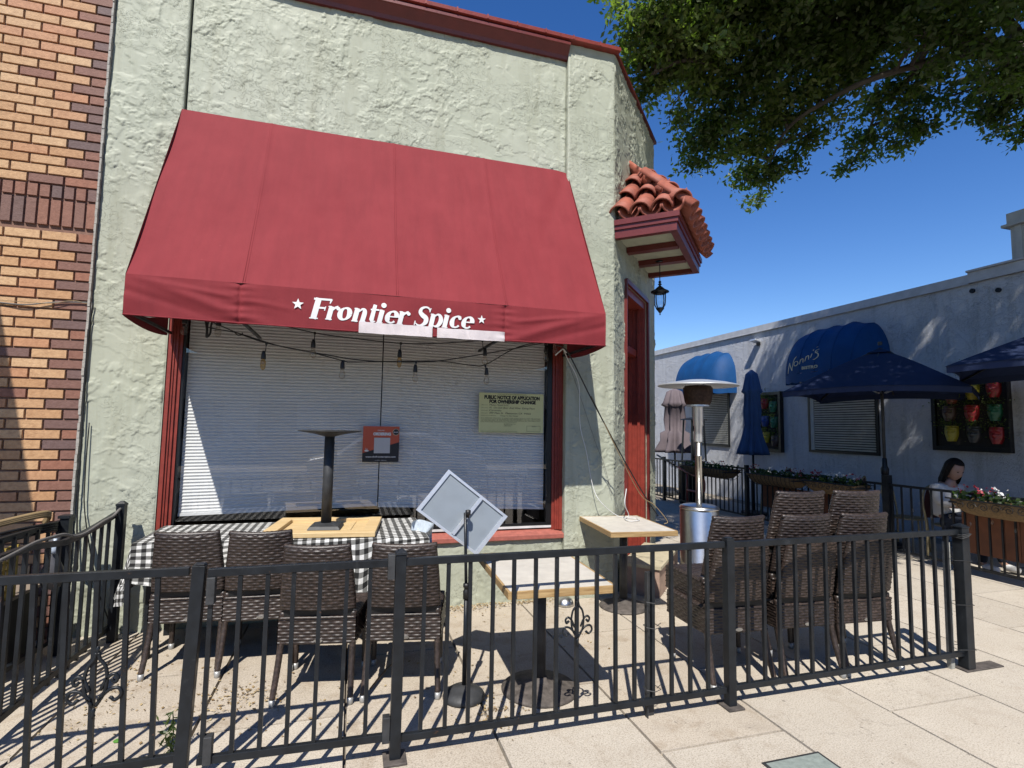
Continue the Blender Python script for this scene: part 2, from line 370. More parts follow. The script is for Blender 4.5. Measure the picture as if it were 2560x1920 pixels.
def text_mesh(txt, size, xspread=1.0, shear=0, offset=0, align='LEFT'):
    cu = bpy.data.curves.new('txt', 'FONT'); cu.body = txt; cu.size = size; cu.shear = shear; cu.offset = offset; cu.align_x = align
    cu.space_character = xspread; cu.resolution_u = 3
    o = bpy.data.objects.new('txt', cu); COL.objects.link(o)
    dg = bpy.context.evaluated_depsgraph_get(); dg.update()
    me = bpy.data.meshes.new_from_object(o.evaluated_get(dg)); vs = [tuple(v.co) for v in me.vertices]; fs = [tuple(p.vertices) for p in me.polygons]
    bpy.data.objects.remove(o); bpy.data.meshes.remove(me); return vs, fs
def smoothpts(pts, k=6):
    """Catmull-Rom"""
    P = [Vector(p) for p in pts]; P = [2*P[0]-P[1]]+P+[2*P[-1]-P[-2]]; out = []
    for i in range(1, len(P)-2):
        for j in range(k):
            t_ = j/k; a, b_, c, d = P[i-1:i+3]
            out.append(.5*((2*b_)+(c-a)*t_+(2*a-5*b_+4*c-d)*t_*t_+(3*b_-a-3*c+d)*t_**3))
    out.append(P[-2]); return out

# ------------------------------------------------------------------ ground
B().box(-60, 60, -60, 60, -.5, -.035).obj('ground', M['concrete'], kind='structure')
sw = bpy.data.objects.new('sidewalk', None); COL.objects.link(sw); sw['kind'] = 'structure'
PX = .7635; x0 = .79-6*PX
def slabmesh(w_, l, mt, nm):
    b = B(); e = .006
    b.add([(e,e,-.03),(w_-e,e,-.03),(w_-e,l-e,-.03),(e,l-e,-.03),(e+.002,e+.002,0),(w_-e-.002,e+.002,0),(w_-e-.002,l-e-.002,0),(e+.002,l-e-.002,0)],
      [(4,5,6,7),(0,1,5,4),(1,2,6,5),(2,3,7,6),(3,0,4,7)]); return b.mesh(nm, mt)
LY = 1.526
smA = slabmesh(PX, LY, M['slab'], 'slab'); smB = slabmesh(PX, LY, M['slabdirty'], 'slab')
for i in range(16):
    xx = x0+i*PX; off = 2.485 if (i % 2 == 1) else 2.485-LY/2
    for j in range(-3, 6):
        yy = off+j*LY
        inside = xx < 2.6 and 2.9 < yy+LY/2 and yy+LY/2 < 4.95
        linkobj('slab', smB if inside else smA, sw, (xx, yy, -.0005*((i*7+j*3) % 4)))
B().box(-60, 60, -10, -3.35, -.03, -.02).obj('road', M['asphalt'], kind='structure')
B().box(-60, 60, -3.35, -3.2, -.03, .005).obj('kerb', M['concrete'], kind='structure')
cv = thing('utility_cover', 'grey green metal utility cover set flush in the sidewalk at the front edge', 'utility cover')
B().box(2.0, 2.318, 1.5, 2.262, -.02, .006).obj('cover_plate', simple('galvanised_cover', (.40, .46, .42), .5, .3, var=.15, vscale=40, bmp=.002, bscale=90), cv)
B().box(1.985, 2.0, 1.49, 2.277, -.02, .004).box(2.318, 2.333, 1.49, 2.277, -.02, .004).box(2.0, 2.318, 2.262, 2.277, -.02, .004).obj('rim', M['iron'], cv)

# ------------------------------------------------------------------ brick building
WY = 4.88
bb = thing('brick_building', 'tan brick building with dark brick quoins beside the green stucco wall', 'building', (-2, WY, 0))
def local(bm, ox, oy, oz=0):
    bm.v = [(x-ox, y-oy, z-oz) for x, y, z in bm.v]; return bm
local(B().box(-6.5, -2.0, WY, WY+.4, -.03, 6.6), -2, WY).obj('wall', M['mortar'], bb)
bw = .225; bh = .066; PZ = .0765; PXB = .235
def bmesh_brick(w_, h, nm, mt):
    b = B(); e = .003; d = .016
    b.add([(0,0,0),(w_,0,0),(w_,0,h),(0,0,h),(e,-d,e),(w_-e,-d,e),(w_-e,-d,h-e),(e,-d,h-e)], [(4,5,6,7),(0,1,5,4),(1,2,6,5),(2,3,7,6),(3,0,4,7)]); return b.mesh(nm, mt)
mt_full = bmesh_brick(bw, bh, 'brick', M['tan']); md_full = bmesh_brick(bw, bh, 'brick', M['darkbrick'])
mt_half = bmesh_brick(.1075, bh, 'brick', M['tan']); md_half = bmesh_brick(.1075, bh, 'brick', M['darkbrick'])
md_sold = bmesh_brick(.068, .205, 'brick', M['darkbrick']); md_head = bmesh_brick(.068, .098, 'brick', M['darkbrick'])
xr = 0.0
far = B()
def put(me, x, z):
    o = bpy.data.objects.new('brick', me); COL.objects.link(o); o.parent = bb; o.location = (x, -.0005-random.random()*.003, z)
def leftlimit(z): return -.62 - max(0, z-1.0)*.115
nb = 0; z = .02; row = 0
rows = []
while z < 3.02: rows.append(z); z += PZ
rows2 = []; z = 3.445
while z < 5.35: rows2.append(z); z += PZ
for k, z in enumerate(rows+rows2):
    full = k % 2 == 0; x = xr-(bw if full else .1075)
    put(md_full if full else md_half, x, z); n = 0
    while x > -4.3:
        x -= PXB
        if x+bw > leftlimit(z) and z > .5:
            dk = random.random() < .03
            put(md_full if dk else mt_full, x, z); nb += 1
        else: far.box(x, x+bw, -.016, 0, z, z+bh)
for i in range(55):
    x = xr-.068-i*.0785
    if i < 13: put(md_head, x, 3.335); put(md_sold, x, 3.115)
    else: far.box(x, x+.068, -.016, 0, 3.335, 3.433).box(x, x+.068, -.016, 0, 3.115, 3.32)
z = 5.37
while z < 6.5: far.box(-4.4, -.003, -.014, 0, z, z+bh); z += PZ
far.obj('brick', M['tan'], bb, kind='stuff')
b = B(); random.seed(3)
for i in range(90):
    z = .1+i*.06; b.box(-.001-random.random()*.006, .010+random.random()*.003, -.03-random.random()*.008, 0, z, z+.058)
b.obj('mortar_seam', M['whitemortar'], bb)
# its own dark awning left of the picture (throws the slanting shade on the bricks)
na = thing('green_shop_awning', 'dark green awning on the brick building left of the stucco shop', 'awning', (-3.1, WY, 0))
z0 = 5.05
local(B().prism([(-3.1, WY, z0), (-3.1, WY-2.2, z0-1.54), (-3.1, WY-2.2, z0-1.8), (-3.1, WY, z0-1.8)], (-2.4, 0, 0)), -3.1, WY).obj('canopy', fabric('dark_green_canvas', (.02, .06, .035)), na)

# ------------------------------------------------------------------ green stucco building
P0 = Vector((2.505, 4.82, 0)); EX = Vector((.6865, .7271, 0)).normalized(); NN = Vector((EX.y, -EX.x, 0))
def cw(s_, d, z): return P0+EX*s_+NN*d+Vector((0, 0, z))
def cbox(b, s0, s1, d0, d1, z0_, z1):
    vs = [cw(s0,d0,z0_),cw(s1,d0,z0_),cw(s1,d1,z0_),cw(s0,d1,z0_),cw(s0,d0,z1),cw(s1,d0,z1),cw(s1,d1,z1),cw(s0,d1,z1)]
    return b.add(vs, [(0,1,2,3),(7,6,5,4),(0,4,5,1),(1,5,6,2),(2,6,7,3),(3,7,4,0)])
sb = thing('stucco_building', 'pale green stucco corner building with red trim, big window and angled corner door', 'building')
WX0, WX1, WZ0, WZ1 = -1.455, 1.986, .565, 2.95
TOP = 5.60
def sstep(a, b_, x): x = min(1, max(0, (x-a)/(b_-a))); return x*x*(3-2*x)
def relief(p):
    f = noise.fractal; x, y, z = p
    m1 = sstep(.0, .25, f(p*1.7+Vector((9, 3, 1)), 1, 2, 3)); m2 = sstep(.0, .2, f(p*2.9+Vector((2, 7, 5)), 1, 2, 2))
    q = p+Vector((noise.noise(p*4), noise.noise(p*4+Vector((5, 1, 9))), noise.noise(p*4+Vector((1, 8, 2)))))*.05
    def flake(sc, off, oc, thr, edge, fade, up):
        n = f(q*sc+off, .75, 2.1, oc)
        if n < thr: return 0.0
        return sstep(thr, thr+edge, n)*sstep(thr-.12, thr+fade, f((q+up)*sc+off, .75, 2.1, 3))
    h = .0046*flake(3.0, Vector((3, 1, 2)), 6, .03, .012, .30, Vector((.012, 0, .055)))
    h += .0050*m2*flake(6.4, Vector((4, 4, 4)), 5, .06, .018, .28, Vector((-.008, 0, .030)))
    h += .0050*m1*flake(15, Vector((1, 6, 3)), 4, .04, .03, .30, Vector((.004, 0, .013)))
    n4 = f(Vector((q.x*3-q.z*2, q.y*3, q.z*7+q.x*3)), .8, 2, 4); h += .0024*sstep(.22, .235, n4)
    return h+.0004*noise.noise(p*30)
def sgrid(b, O_, U, V_, Nn, wd, ht, res, amp=1.0, r_=.006):
    """a stucco face with real trowelled relief; edges fall back a little"""
    O_, U, V_, Nn = Vector(O_), Vector(U), Vector(V_), Vector(Nn); nu = max(2, int(wd/res)); nv = max(2, int(ht/res))
    def fn(u, v):
        p = O_+U*(u*wd)+V_*(v*ht); e = min(u*wd, (1-u)*wd)
        return p+Nn*(relief(p)*amp*min(1, e/.01)-(.004*(1-min(1, e/.008)) if e < .008 else 0))
    b.grid(fn, nu, nv); return b
ZV = (0, 0, 1)
w_ = B().box(-1.985, WX0, WY+.008, WY+.35, -.03, TOP-.03)
w_.box(WX0, WX1, WY+.008, WY+.35, -.03, WZ0).box(WX0+.022, WX1, WY+.008, WY+.35, WZ1, TOP-.03)
w_.box(WX0-.02, WX0, WY+.003, WY+.34, .56, 2.95)
w_.obj('wall', M['stucco'], sb)
b = B(); sgrid(b, (-1.99, WY, -.03), (1, 0, 0), ZV, (0, -1, 0), .532, TOP, .0072)
b.obj('stucco_coat', M['stucco'], sb, True)
b = B(); sgrid(b, (WX0+.026, WY, 4.0), (1, 0, 0), ZV, (0, -1, 0), WX1-WX0-.03, TOP-4.0, .0068)
b.obj('stucco_coat', M['stucco'], sb, True)
b = B(); sgrid(b, (WX0-.003, WY, -.03), (1, 0, 0), ZV, (0, -1, 0), WX1-WX0, .60, .010); b.obj('stucco_coat', M['stucco'], sb, True)
B().box(1.988, 2.50, 4.828, 5.2, -.03, 5.56).obj('pilaster', M['stucco'], sb, bevel=.012)
b = B(); sgrid(b, (1.984, 4.822, -.03), (1, 0, 0), ZV, (0, -1, 0), .523, 5.59, .0072); sgrid(b, (1.985, WY+.02, -.03), (0, -1, 0), ZV, (-1, 0, 0), .075, 5.59, .009, .4)
b.obj('stucco_coat', M['stucco'], sb, True)
B().box(WX0-.001, WX0+.0215, WY+.05, WY+.3, WZ1+.001, TOP-.031).obj('joint', M['joint'], sb)
b = B(); cbox(b, .0, .42, -.32, -.01, -.03, 5.56); cbox(b, 1.45, 1.95, -.32, -.01, -.03, 5.56); cbox(b, .42, 1.45, -.32, -.01, 3.21, 5.56)
b.obj('corner_wall', M['stucco'], sb)
for a0, a1, zz0, zz1 in ((0, .42, -.03, 3.21), (1.45, 1.95, -.03, 3.21), (0, 1.95, 3.21, 5.56)):
    b = B(); sgrid(b, cw(a0, -.004, zz0), EX, ZV, NN, a1-a0, zz1-zz0, .0075, 1.5); b.obj('stucco_coat', M['stucco'], sb, True)
e1 = cw(1.95, 0, 0)
B().box(e1.x-.35, e1.x-.002, e1.y, 13, -.03, 5.56).obj('side_wall', M['stucco'], sb)
B().prism([(-1.98, 5.3, 5.35), (2.4, 5.3, 5.35), (e1.x-.4, e1.y, 5.35), (e1.x-.4, 13, 5.35), (-1.98, 13, 5.35)], (0, 0, .1)).obj('roof', M['concrete'], sb)
# cornice
def profx(b, prof, xa, xb_):
    return b.prism([(xa, y, z) for y, z in prof], (xb_-xa, 0, 0))
profx(B(), [(WY-.002, 5.405), (WY-.035, 5.405), (WY-.045, 5.44), (WY-.10, 5.51), (WY-.115, 5.515), (WY-.115, 5.545), (WY-.002, 5.545)], -1.985, 1.984).obj('cornice', M['darkred'], sb)
b = profx(B(), [(WY+.3, 5.572), (4.80-.03, 5.562), (4.80-.052, 5.566), (4.80-.055, 5.59), (4.80-.04, 5.594), (4.80-.042, 5.612), (WY+.3, 5.63)], -1.985, 2.545)
for k in range(14): b.box(-1.6+k*.3, -1.6+k*.3+.014, 4.742, 4.75, 5.568, 5.61)
b.obj('parapet_cap', M['red'], sb)
b = B(); cbox(b, -.02, 1.99, -.3, .03, 5.563, 5.60); b.obj('corner_cap', M['darkred'], sb)
# window (part) with frame, panes, shades
win = B().box(WX0, WX1, WY+.10, WY+.12, .60, .615).obj('window', M['blackwin'], sb)
fr = B()
for (xa, xb_, sgn) in ((WX0, WX0+.095, 1), (WX1-.095, WX1, -1)):
    e = (xa, xb_) if sgn > 0 else (xb_, xa)
    for i, (f0, f1, yd) in enumerate(((0, .33, .025), (.33, .5, .05), (.5, .72, .07), (.72, 1, .10))):
        a = e[0]+(e[1]-e[0])*f0; c = e[0]+(e[1]-e[0])*f1
        fr.box(min(a, c), max(a, c), WY+yd*.55, WY+.13, .64, WZ1)
fr.box(WX0+.1, WX1-.1, WY+.05, WY+.13, WZ1-.09, WZ1)
fr.obj('frame', M['red'], win)
b = B(); b.prism([(WX0-.005, WY-.035, .567), (WX0-.005, WY-.035, .612), (WX0-.005, WY+.11, .650), (WX0-.005, WY+.11, .567)], (WX1-WX0+.012, 0, 0))
b.obj('sill', M['redsill'], win, bevel=.006)
B().box(WX0+.095, WX1-.095, WY+.062, WY+.10, .656, .676).obj('sash_strip', M['white'], win)
b = B()
for xa, xb_ in ((WX0+.095, WX0+.112), (WX1-.145, WX1-.095)): b.box(xa, xb_, WY+.066, WY+.12, .677, 2.86)
b.box(WX0+.112, WX1-.145, WY+.07, WY+.12, .677, .70).obj('sash', M['blackwin'], win)
B().add([(WX0+.112, WY+.08, .70), (WX1-.145, WY+.08, .70), (WX1-.145, WY+.08, 2.86), (WX0+.112, WY+.08, 2.86)], [(0, 1, 2, 3)]).obj('pane', M['glass'], win)
def blind(xa, xb_, zb0, zb1):
    pitch_ = .0268; b = B(); yb = WY+.135; n = int((2.86-min(zb0, zb1))/pitch_*2)
    rows_ = []
    for i in range(n+1):
        f = i/n; z_a = 2.86-(2.86-zb0)*f; z_b = 2.86-(2.86-zb1)*f
        y_ = yb+(-.0032 if i % 2 else .0032); rows_.append(((xa, y_, z_a), (.5*(xa+xb_), y_, (z_a+z_b)/2-.004*math.sin(f*3)), (xb_, y_, z_b)))
    for i, rr in enumerate(rows_):
        b.v += list(rr)
        if i: 
            o_ = i*3
            b.f += [(o_-3, o_, o_+1, o_-2), (o_-2, o_+1, o_+2, o_-1)]
    b.prism([(xa, yb-.013, zb0-.018), (xb_, yb-.013, zb1-.018), (xb_, yb-.013, zb1+.004), (xa, yb-.013, zb0+.004)], (0, .026, 0))
    b.obj('pleated_shade', M['blind'], win)
blind(-1.334, .242, .868, .912); blind(.252, 1.832, .902, .838)
b = B().box(-1.9, 2.3, 7.4, 7.5, 0, 3.2).box(-1.9, 2.3, 5.24, 7.4, 2.98, 3.05).box(-1.9, 2.3, 5.24, 7.4, .02, .06).box(-1.95, -1.9, 5.24, 7.4, 0, 3.2).box(2.3, 2.35, 5.24, 7.4, 0, 3.2)
b.obj('interior', M['interior'], sb)
# corner door
dr = B(); cbox(dr, .50, 1.37, -.30, -.27, .02, 2.52); dr = dr.obj('door', M['red'], sb)
b = B()
cbox(b, .42, .50, -.30, -.03, 0, 3.21); cbox(b, 1.37, 1.45, -.30, -.012, 0, 3.21); cbox(b, .50, 1.37, -.30, -.012, 3.12, 3.21); cbox(b, .50, 1.37, -.30, -.10, 2.52, 2.60)
cbox(b, 1.35, 1.37, -.20, -.16, 0, 3.12); cbox(b, 1.345, 1.37, -.09, -.06, 0, 3.12)
b.obj('door_frame', M['red'], dr)
b = B(); cbox(b, .50, 1.37, -.24, -.235, 2.60, 3.12); b.obj('transom_pane', M['glass'], dr)
b = B(); cbox(b, .405, .42, -.02, .03, 0, 3.25); cbox(b, 1.45, 1.5, -.0, .03, 0, 3.25); cbox(b, .42, 1.45, 0, .03, 3.21, 3.26)
b.obj('architrave', M['darkred'], dr)
b = B(); cbox(b, .60, 1.27, -.268, -.262, 1.1, 2.3); b.obj('door_pane', M['glass'], dr)
b = B(); cbox(b, 1.25, 1.31, -.262, -.21, .95, 1.0); b.obj('handle', M['steel'], dr)
# tiled canopy
cn = B(); S0, S1, DD = .04, 1.62, .60
cbox(cn, S0+.05, S1-.05, 0.0, DD-.05, 3.630, 3.659); cn = cn.obj('canopy', M['cream'], sb)
b = B()
cbox(b, S0-.02, S0+.05, 0, DD+.02, 3.575, 3.66); cbox(b, S1-.05, S1+.02, 0, DD+.02, 3.575, 3.66); cbox(b, S0+.05, S1-.05, DD-.05, DD+.02, 3.575, 3.66)
cbox(b, S0-.05, S1+.05, 0, DD+.05, 3.705, 3.76); cbox(b, S0-.035, S1+.035, 0, DD+.035, 3.66, 3.704)
for s_ in (.50, 1.02): cbox(b, s_-.01, s_+.09, 0, DD-.055, 3.568, 3.629)
b.obj('beam', M['darkred'], cn)
def tile_mesh(L, r, taper=.8, nm='roof_tile'):
    b = B(); n = 9; o = 0
    for (yy, rr) in ((0, r), (L, r*taper)):
        for th in (1.0, .84):
            for j in range(n+1):
                t_ = math.pi*j/n; b.v.append((rr*th*math.cos(t_), yy, rr*th*math.sin(t_)))
    k = n+1
    for j in range(n):
        b.f += [(j, j+1, 2*k+j+1, 2*k+j), (k+j+1, k+j, 3*k+j, 3*k+j+1), (j+1, j, k+j, k+j+1), (2*k+j, 2*k+j+1, 3*k+j+1, 3*k+j)]
    b.f += [(0, 2*k, 3*k, k), (n, k+n, 3*k+n, 2*k+n)]
    return b.mesh(nm, M['tile'], True)
TM = tile_mesh(.44, .112)
def place_tile(origin, along, upn, me=TM, roll_=0):
    """tile axis runs from origin towards 'along', open side down"""
    y_ = Vector(along).normalized(); z_ = Vector(upn); z_ = (z_-y_*z_.dot(y_)).normalized(); x_ = y_.cross(z_)
    if roll_: z_ = -z_; x_ = -x_
    o = bpy.data.objects.new('roof_tile', me); COL.objects.link(o); o.parent = cn
    m = Matrix(((x_.x, y_.x, z_.x, origin[0]), (x_.y, y_.y, z_.y, origin[1]), (x_.z, y_.z, z_.z, origin[2]), (0, 0, 0, 1)))
    o.matrix_local = m
APZ = 4.56; ZE = 3.77; SM = (S0+S1)/2; E0 = S0+.04; E1 = S1+.0; DE = DD+.045
apx = (E0+.80, E1-.80)
b = B(); A = [cw(E0+.04, .0, ZE), cw(E0+.04, DE-.04, ZE), cw(E1-.04, DE-.04, ZE), cw(E1-.04, 0, ZE), cw(apx[0], 0, APZ), cw(apx[1], 0, APZ)]
b.add(A, [(0, 1, 4), (1, 2, 5, 4), (2, 3, 5), (0, 3, 2, 1), (0, 4, 5, 3)]); b.obj('roof_deck', M['tile'], cn)
def slope_tiles(e_a, e_b, top_a, top_b, ncol, inv=False):
    e_a, e_b, top_a, top_b = map(Vector, (e_a, e_b, top_a, top_b)); ed = e_b-e_a
    nrm = (e_b-e_a).cross(top_a-e_a).normalized()
    if nrm.z < 0: nrm = -nrm
    for c in range(ncol*2):
        f = (c+.5)/(ncol*2); st = e_a+ed*f; cover = c % 2 == 0
        upd = ((top_a+top_b)/2-(e_a+e_b)/2); upd = (upd-ed.normalized()*upd.dot(ed.normalized())); Ltot = upd.length; upd.normalize()
        # clip by hips
        k = 0
        while k < 5:
            l = k*.36; fr_ = l/Ltot
            lo = fr_*(top_a-e_a).dot(ed.normalized()); hi = ed.length+fr_*((top_b-e_b).dot(ed.normalized()))
            xx = f*ed.length
            if xx < lo-.02 or xx > hi+.02 or fr_ > .93: break
            if cover: place_tile(st+upd*(l-.05)+nrm*(.085+.002*k), upd-nrm*.13, nrm)
            else: place_tile(st+upd*(l-.05)+nrm*(.135), upd-nrm*.11, nrm, roll_=1)
            k += 1
slope_tiles(cw(E0, 0, ZE), cw(E0, DE, ZE), cw(apx[0], 0, APZ), cw(apx[0], .0, APZ), 3)
slope_tiles(cw(E0, DE, ZE), cw(E1, DE, ZE), cw(apx[0], 0, APZ), cw(apx[1], 0, APZ), 7)
HT = tile_mesh(.46, .115, .82)
for a_, c_ in ((cw(E0, DE, ZE), cw(apx[0], 0, APZ)), (cw(E1, DE, ZE), cw(apx[1], 0, APZ))):
    d_ = (c_-a_); n_ = d_.normalized().cross(NN).cross(d_)
    L_ = d_.length
    for k in range(4): place_tile(a_+d_.normalized()*(k*.30-.04)+Vector((0, 0, .125)), d_.normalized()-Vector((0, 0, .16)), (0, 0, 1), HT)
b = B()
for k in range(16):
    f = k/15; p = cw(E0+.04+(apx[0]-E0-.04)*f, .02, ZE+(APZ-ZE)*f+.06); b.lathe([(0, -.03), (.03, -.01), (.022, .03), (0, .05)], p+Vector((random.uniform(-.01, .01), 0, 0)), 6)
b.obj('mortar_seam', M['whitemortar'], cn, True)

# lantern under the canopy
ln = thing('hanging_lantern', 'black glass lantern hanging under the tiled door canopy', 'lantern', cw(1.05, .25, 0))
b = B().lathe([(0, 3.6), (.06, 3.598), (.06, 3.585), (.03, 3.57), (0, 3.57)], n=16); b.obj('ceiling_plate', M['black'], ln, True)
lz = 3.005; LK = .83
B().tube([(0, 0, 3.58), (0, 0, lz+.36)], .006, 6).obj('chain', M['black'], ln)
b = B().lathe([(0, .44), (.014, .435), (.022, .42), (.012, .40), (.03, .385), (.012, .37), (.02, .36), (.05, .335), (.075, .31), (.125, .285), (.128, .272), (.09, .268), (.088, .25), (0, .25)], (0, 0, lz), 16)
for k in range(4):
    a = k*math.pi/2+.4; b.tube([(r_*math.cos(a), r_*math.sin(a), lz+z_) for r_, z_ in ((.088, .26), (.092, .18), (.085, .10), (.055, .04), (.02, .0))], .008, 6)
b.lathe([(0, -.06), (.01, -.05), (.006, -.03), (.022, -.015), (.03, .0), (.055, .03), (.058, .045), (0, .05)], (0, 0, lz), 12)
b.v = [(x*LK, y_*LK, lz+(z_-lz)*LK) for x, y_, z_ in b.v]; b.obj('frame', M['black'], ln, True)
gm = glassmat('rippled_lantern_glass', (.85, .87, .88), 1.6)
B().lathe([(.042, .037), (.061, .066), (.068, .116), (.068, .166), (.061, .220)], (0, 0, lz), 20, wob=lambda i, t_: 1+.03*math.sin(9*t_+i)).obj('glass', gm, ln, True)

# ------------------------------------------------------------------ red awning
AX0, AX1, AY, AZT, AZF, AZB = -1.452, 1.990, 3.98, 4.215, 2.575, 2.302
TX0, TX1 = -1.462, 1.995
aw = thing('red_awning', 'red canvas awning with white lettering above the big window', 'awning', (0, WY, 0))
SEAMS = (-.772, .27, 1.12)
def wr(x, z):
    """valance wrinkle depth"""
    zz = (z-AZB)/(AZF-AZB); w1 = 0
    for cx, sg in ((AX0, 1), (AX1, -1)):
        u = (x-cx)*sg
        if 0 <= u < 1.1:
            ph = (u*.42+(zz-1)*-.0) ; d = (zz-(1-u*1.15))
            w1 += .013*math.exp(-(d/.13)**2)*math.sin(min(1, u/1.0)*math.pi) - .008*math.exp(-((zz-(.62-u*1.0))/.10)**2)*math.exp(-u*1.5)
            w1 += .008*math.exp(-((zz-(.95-u*.5))/.07)**2)*math.sin(min(1, u/1.1)*math.pi)
    for s_ in (SEAMS[0], SEAMS[2]):
        d = abs(x-s_); w1 += .0045*math.sin(zz*34+s_*5)*math.exp(-d/.05)*(1 if d > .002 else 0)
        w1 += -.012*math.exp(-d/.012)
    w1 += .006*math.sin(x*2.3+1)*(1-zz)+.006*noise.noise(Vector((x*2.5, zz*2, 4)))
    w1 += .016*math.sin(zz*math.pi)*.3
    return w1
def slope(u, v):
    x = (TX0+(TX1-TX0)*u)*(1-v)+(AX0+(AX1-AX0)*u)*v
    y = WY-.02+(AY-WY+.02)*v; z = AZT+(AZF-AZT)*v
    sag = .030*math.sin(math.pi*v)*(1-.5*abs(2*u-1)**3) + .007*math.sin(math.pi*v)*min(1, min(abs(x-(s_+.012*v)) for s_ in SEAMS)/.25)
    sx = min(abs(x-(s_+.012*v)) for s_ in SEAMS); sag += .004*math.exp(-sx/.008)*-1
    sag += .004*noise.noise(Vector((x*1.3, v*3, 2)))
    wv = .006*math.exp(-((u)/.02)**2)
    sag += .010*math.sin(v*9)*math.exp(-u*18) + .012*math.exp(-((1-u)-v*.22)**2/.0006)*(1-v)
    return (x, y-WY+sag*.0+sag, z-sag*.6)
b = B().grid(slope, 170, 60)
b.obj('canopy', M['awn'], aw, True)
def val(u, v):
    x = AX0+(AX1-AX0)*u; z = AZF+(AZB-AZF)*v
    dip = -.016*math.sin(math.pi*min(1, max(0, (u))))*v + .004*math.sin(x*9)*v
    return (x, AY-WY-wr(x, z), z+dip)
vb = B().grid(val, 400, 40); vb.obj('valance', M['awn'], aw, True)
for xs, sx in ((TX0, AX0), (TX1, AX1)):
    b = B()
    def side(u, v, xs=xs, sx=sx):
        zt = AZT+(AZF-AZT)*u; zb = 2.31-.06*math.sin(math.pi*(1-u))+(.0 if u < 1 else 0)
        zb = 2.31*(1-u)+AZB*u-.03*math.sin(math.pi*u)**.8 if 0 < u < 1 else (2.31 if u == 0 else AZB)
        return (xs*(1-u)*(1-v)+sx*(1-(1-u)*(1-v)), -.02+(AY-WY+.02)*u, zt+(zb-zt)*v)
    b.grid(side, 24, 16)
    b.obj('side_panel', M['awn'], aw, True)
b = B().bar((AX0+.02, AY-WY+.05, AZB+.03), (AX1-.02, AY-WY+.05, AZB+.03), .02).bar((AX0+.03, -.03, 4.10), (AX1-.03, -.03, 4.10), .02)
for x_ in (AX0+.02, SEAMS[0], SEAMS[2], AX1-.02):
    b.bar((x_, -.01, 4.08), (x_, AY-WY+.08, AZF-.06), .02).bar((x_, -.01, 2.33), (x_, AY-WY+.03, 2.33), .02)
b.obj('frame', M['black'], aw)
b = B().tube(smoothpts([(x_, AY-WY-wr(x_, AZB)-.004, AZB+.006-.016*math.sin(math.pi*(x_-AX0)/(AX1-AX0))) for x_ in np.linspace(AX0, AX1, 40)], 2), .005, 6); b.obj('hem', M['awn'], aw, True)
for sxx in SEAMS:
    u_ = (sxx-TX0)/(TX1-TX0); b = B()
    for yo_ in (-1, 1): b.tube([tuple(Vector(slope(u_+.002*yo_+.0035*v_, v_))+Vector((0, -.0003, .0004))) for v_ in np.linspace(.002, .995, 24)], .0016, 5)
    b.obj('seam', M['awn'], aw, True)
# lettering: strokes with varying width, laid on the wrinkled valance
LAY = [0]
def vp(x, z, lift=.0025):
    dip = -.016*math.sin(math.pi*(x-AX0)/(AX1-AX0))*((AZF-z)/(AZF-AZB))
    return (x, AY-WY-wr(x, z)-lift-LAY[0]*.00012, z+dip)
def polyfill(b, poly):
    """convex-ish fan"""
    LAY[0] += 1; o = len(b.v); b.v += [vp(*p) for p in poly]; b.f.append(tuple(range(o, o+len(poly))))
def stroke(b, pts, ws, k=5):
    if len(pts) > 2:
        P = smoothpts([(p[0], p[1], w_) for p, w_ in zip(pts, ws)], k)
    else: P = [Vector((pts[0][0]*(1-f)+pts[1][0]*f, pts[0][1]*(1-f)+pts[1][1]*f, ws[0]*(1-f)+ws[1]*f)) for f in (0, .25, .5, .75, 1)]
    LAY[0] += 1; o = len(b.v)
    for i, p in enumerate(P):
        a = P[max(i-1, 0)]; c = P[min(i+1, len(P)-1)]; d = Vector((c.x-a.x, c.y-a.y)); d.normalize(); n_ = Vector((-d.y, d.x))*max(p.z, .0005)/2
        b.v += [vp(p.x+n_.x, p.y+n_.y), vp(p.x-n_.x, p.y-n_.y)]
    for i in range(len(P)-1): b.f.append((o+2*i, o+2*i+1, o+2*i+3, o+2*i+2))
def disc(b, x, z, r):
    LAY[0] += 1; o = len(b.v); b.v += [vp(x+r*math.cos(a*math.pi/8), z+r*math.sin(a*math.pi/8)) for a in range(16)]; b.f.append(tuple(range(o, o+16)))
XH = .098; CP = .145; SH = .22
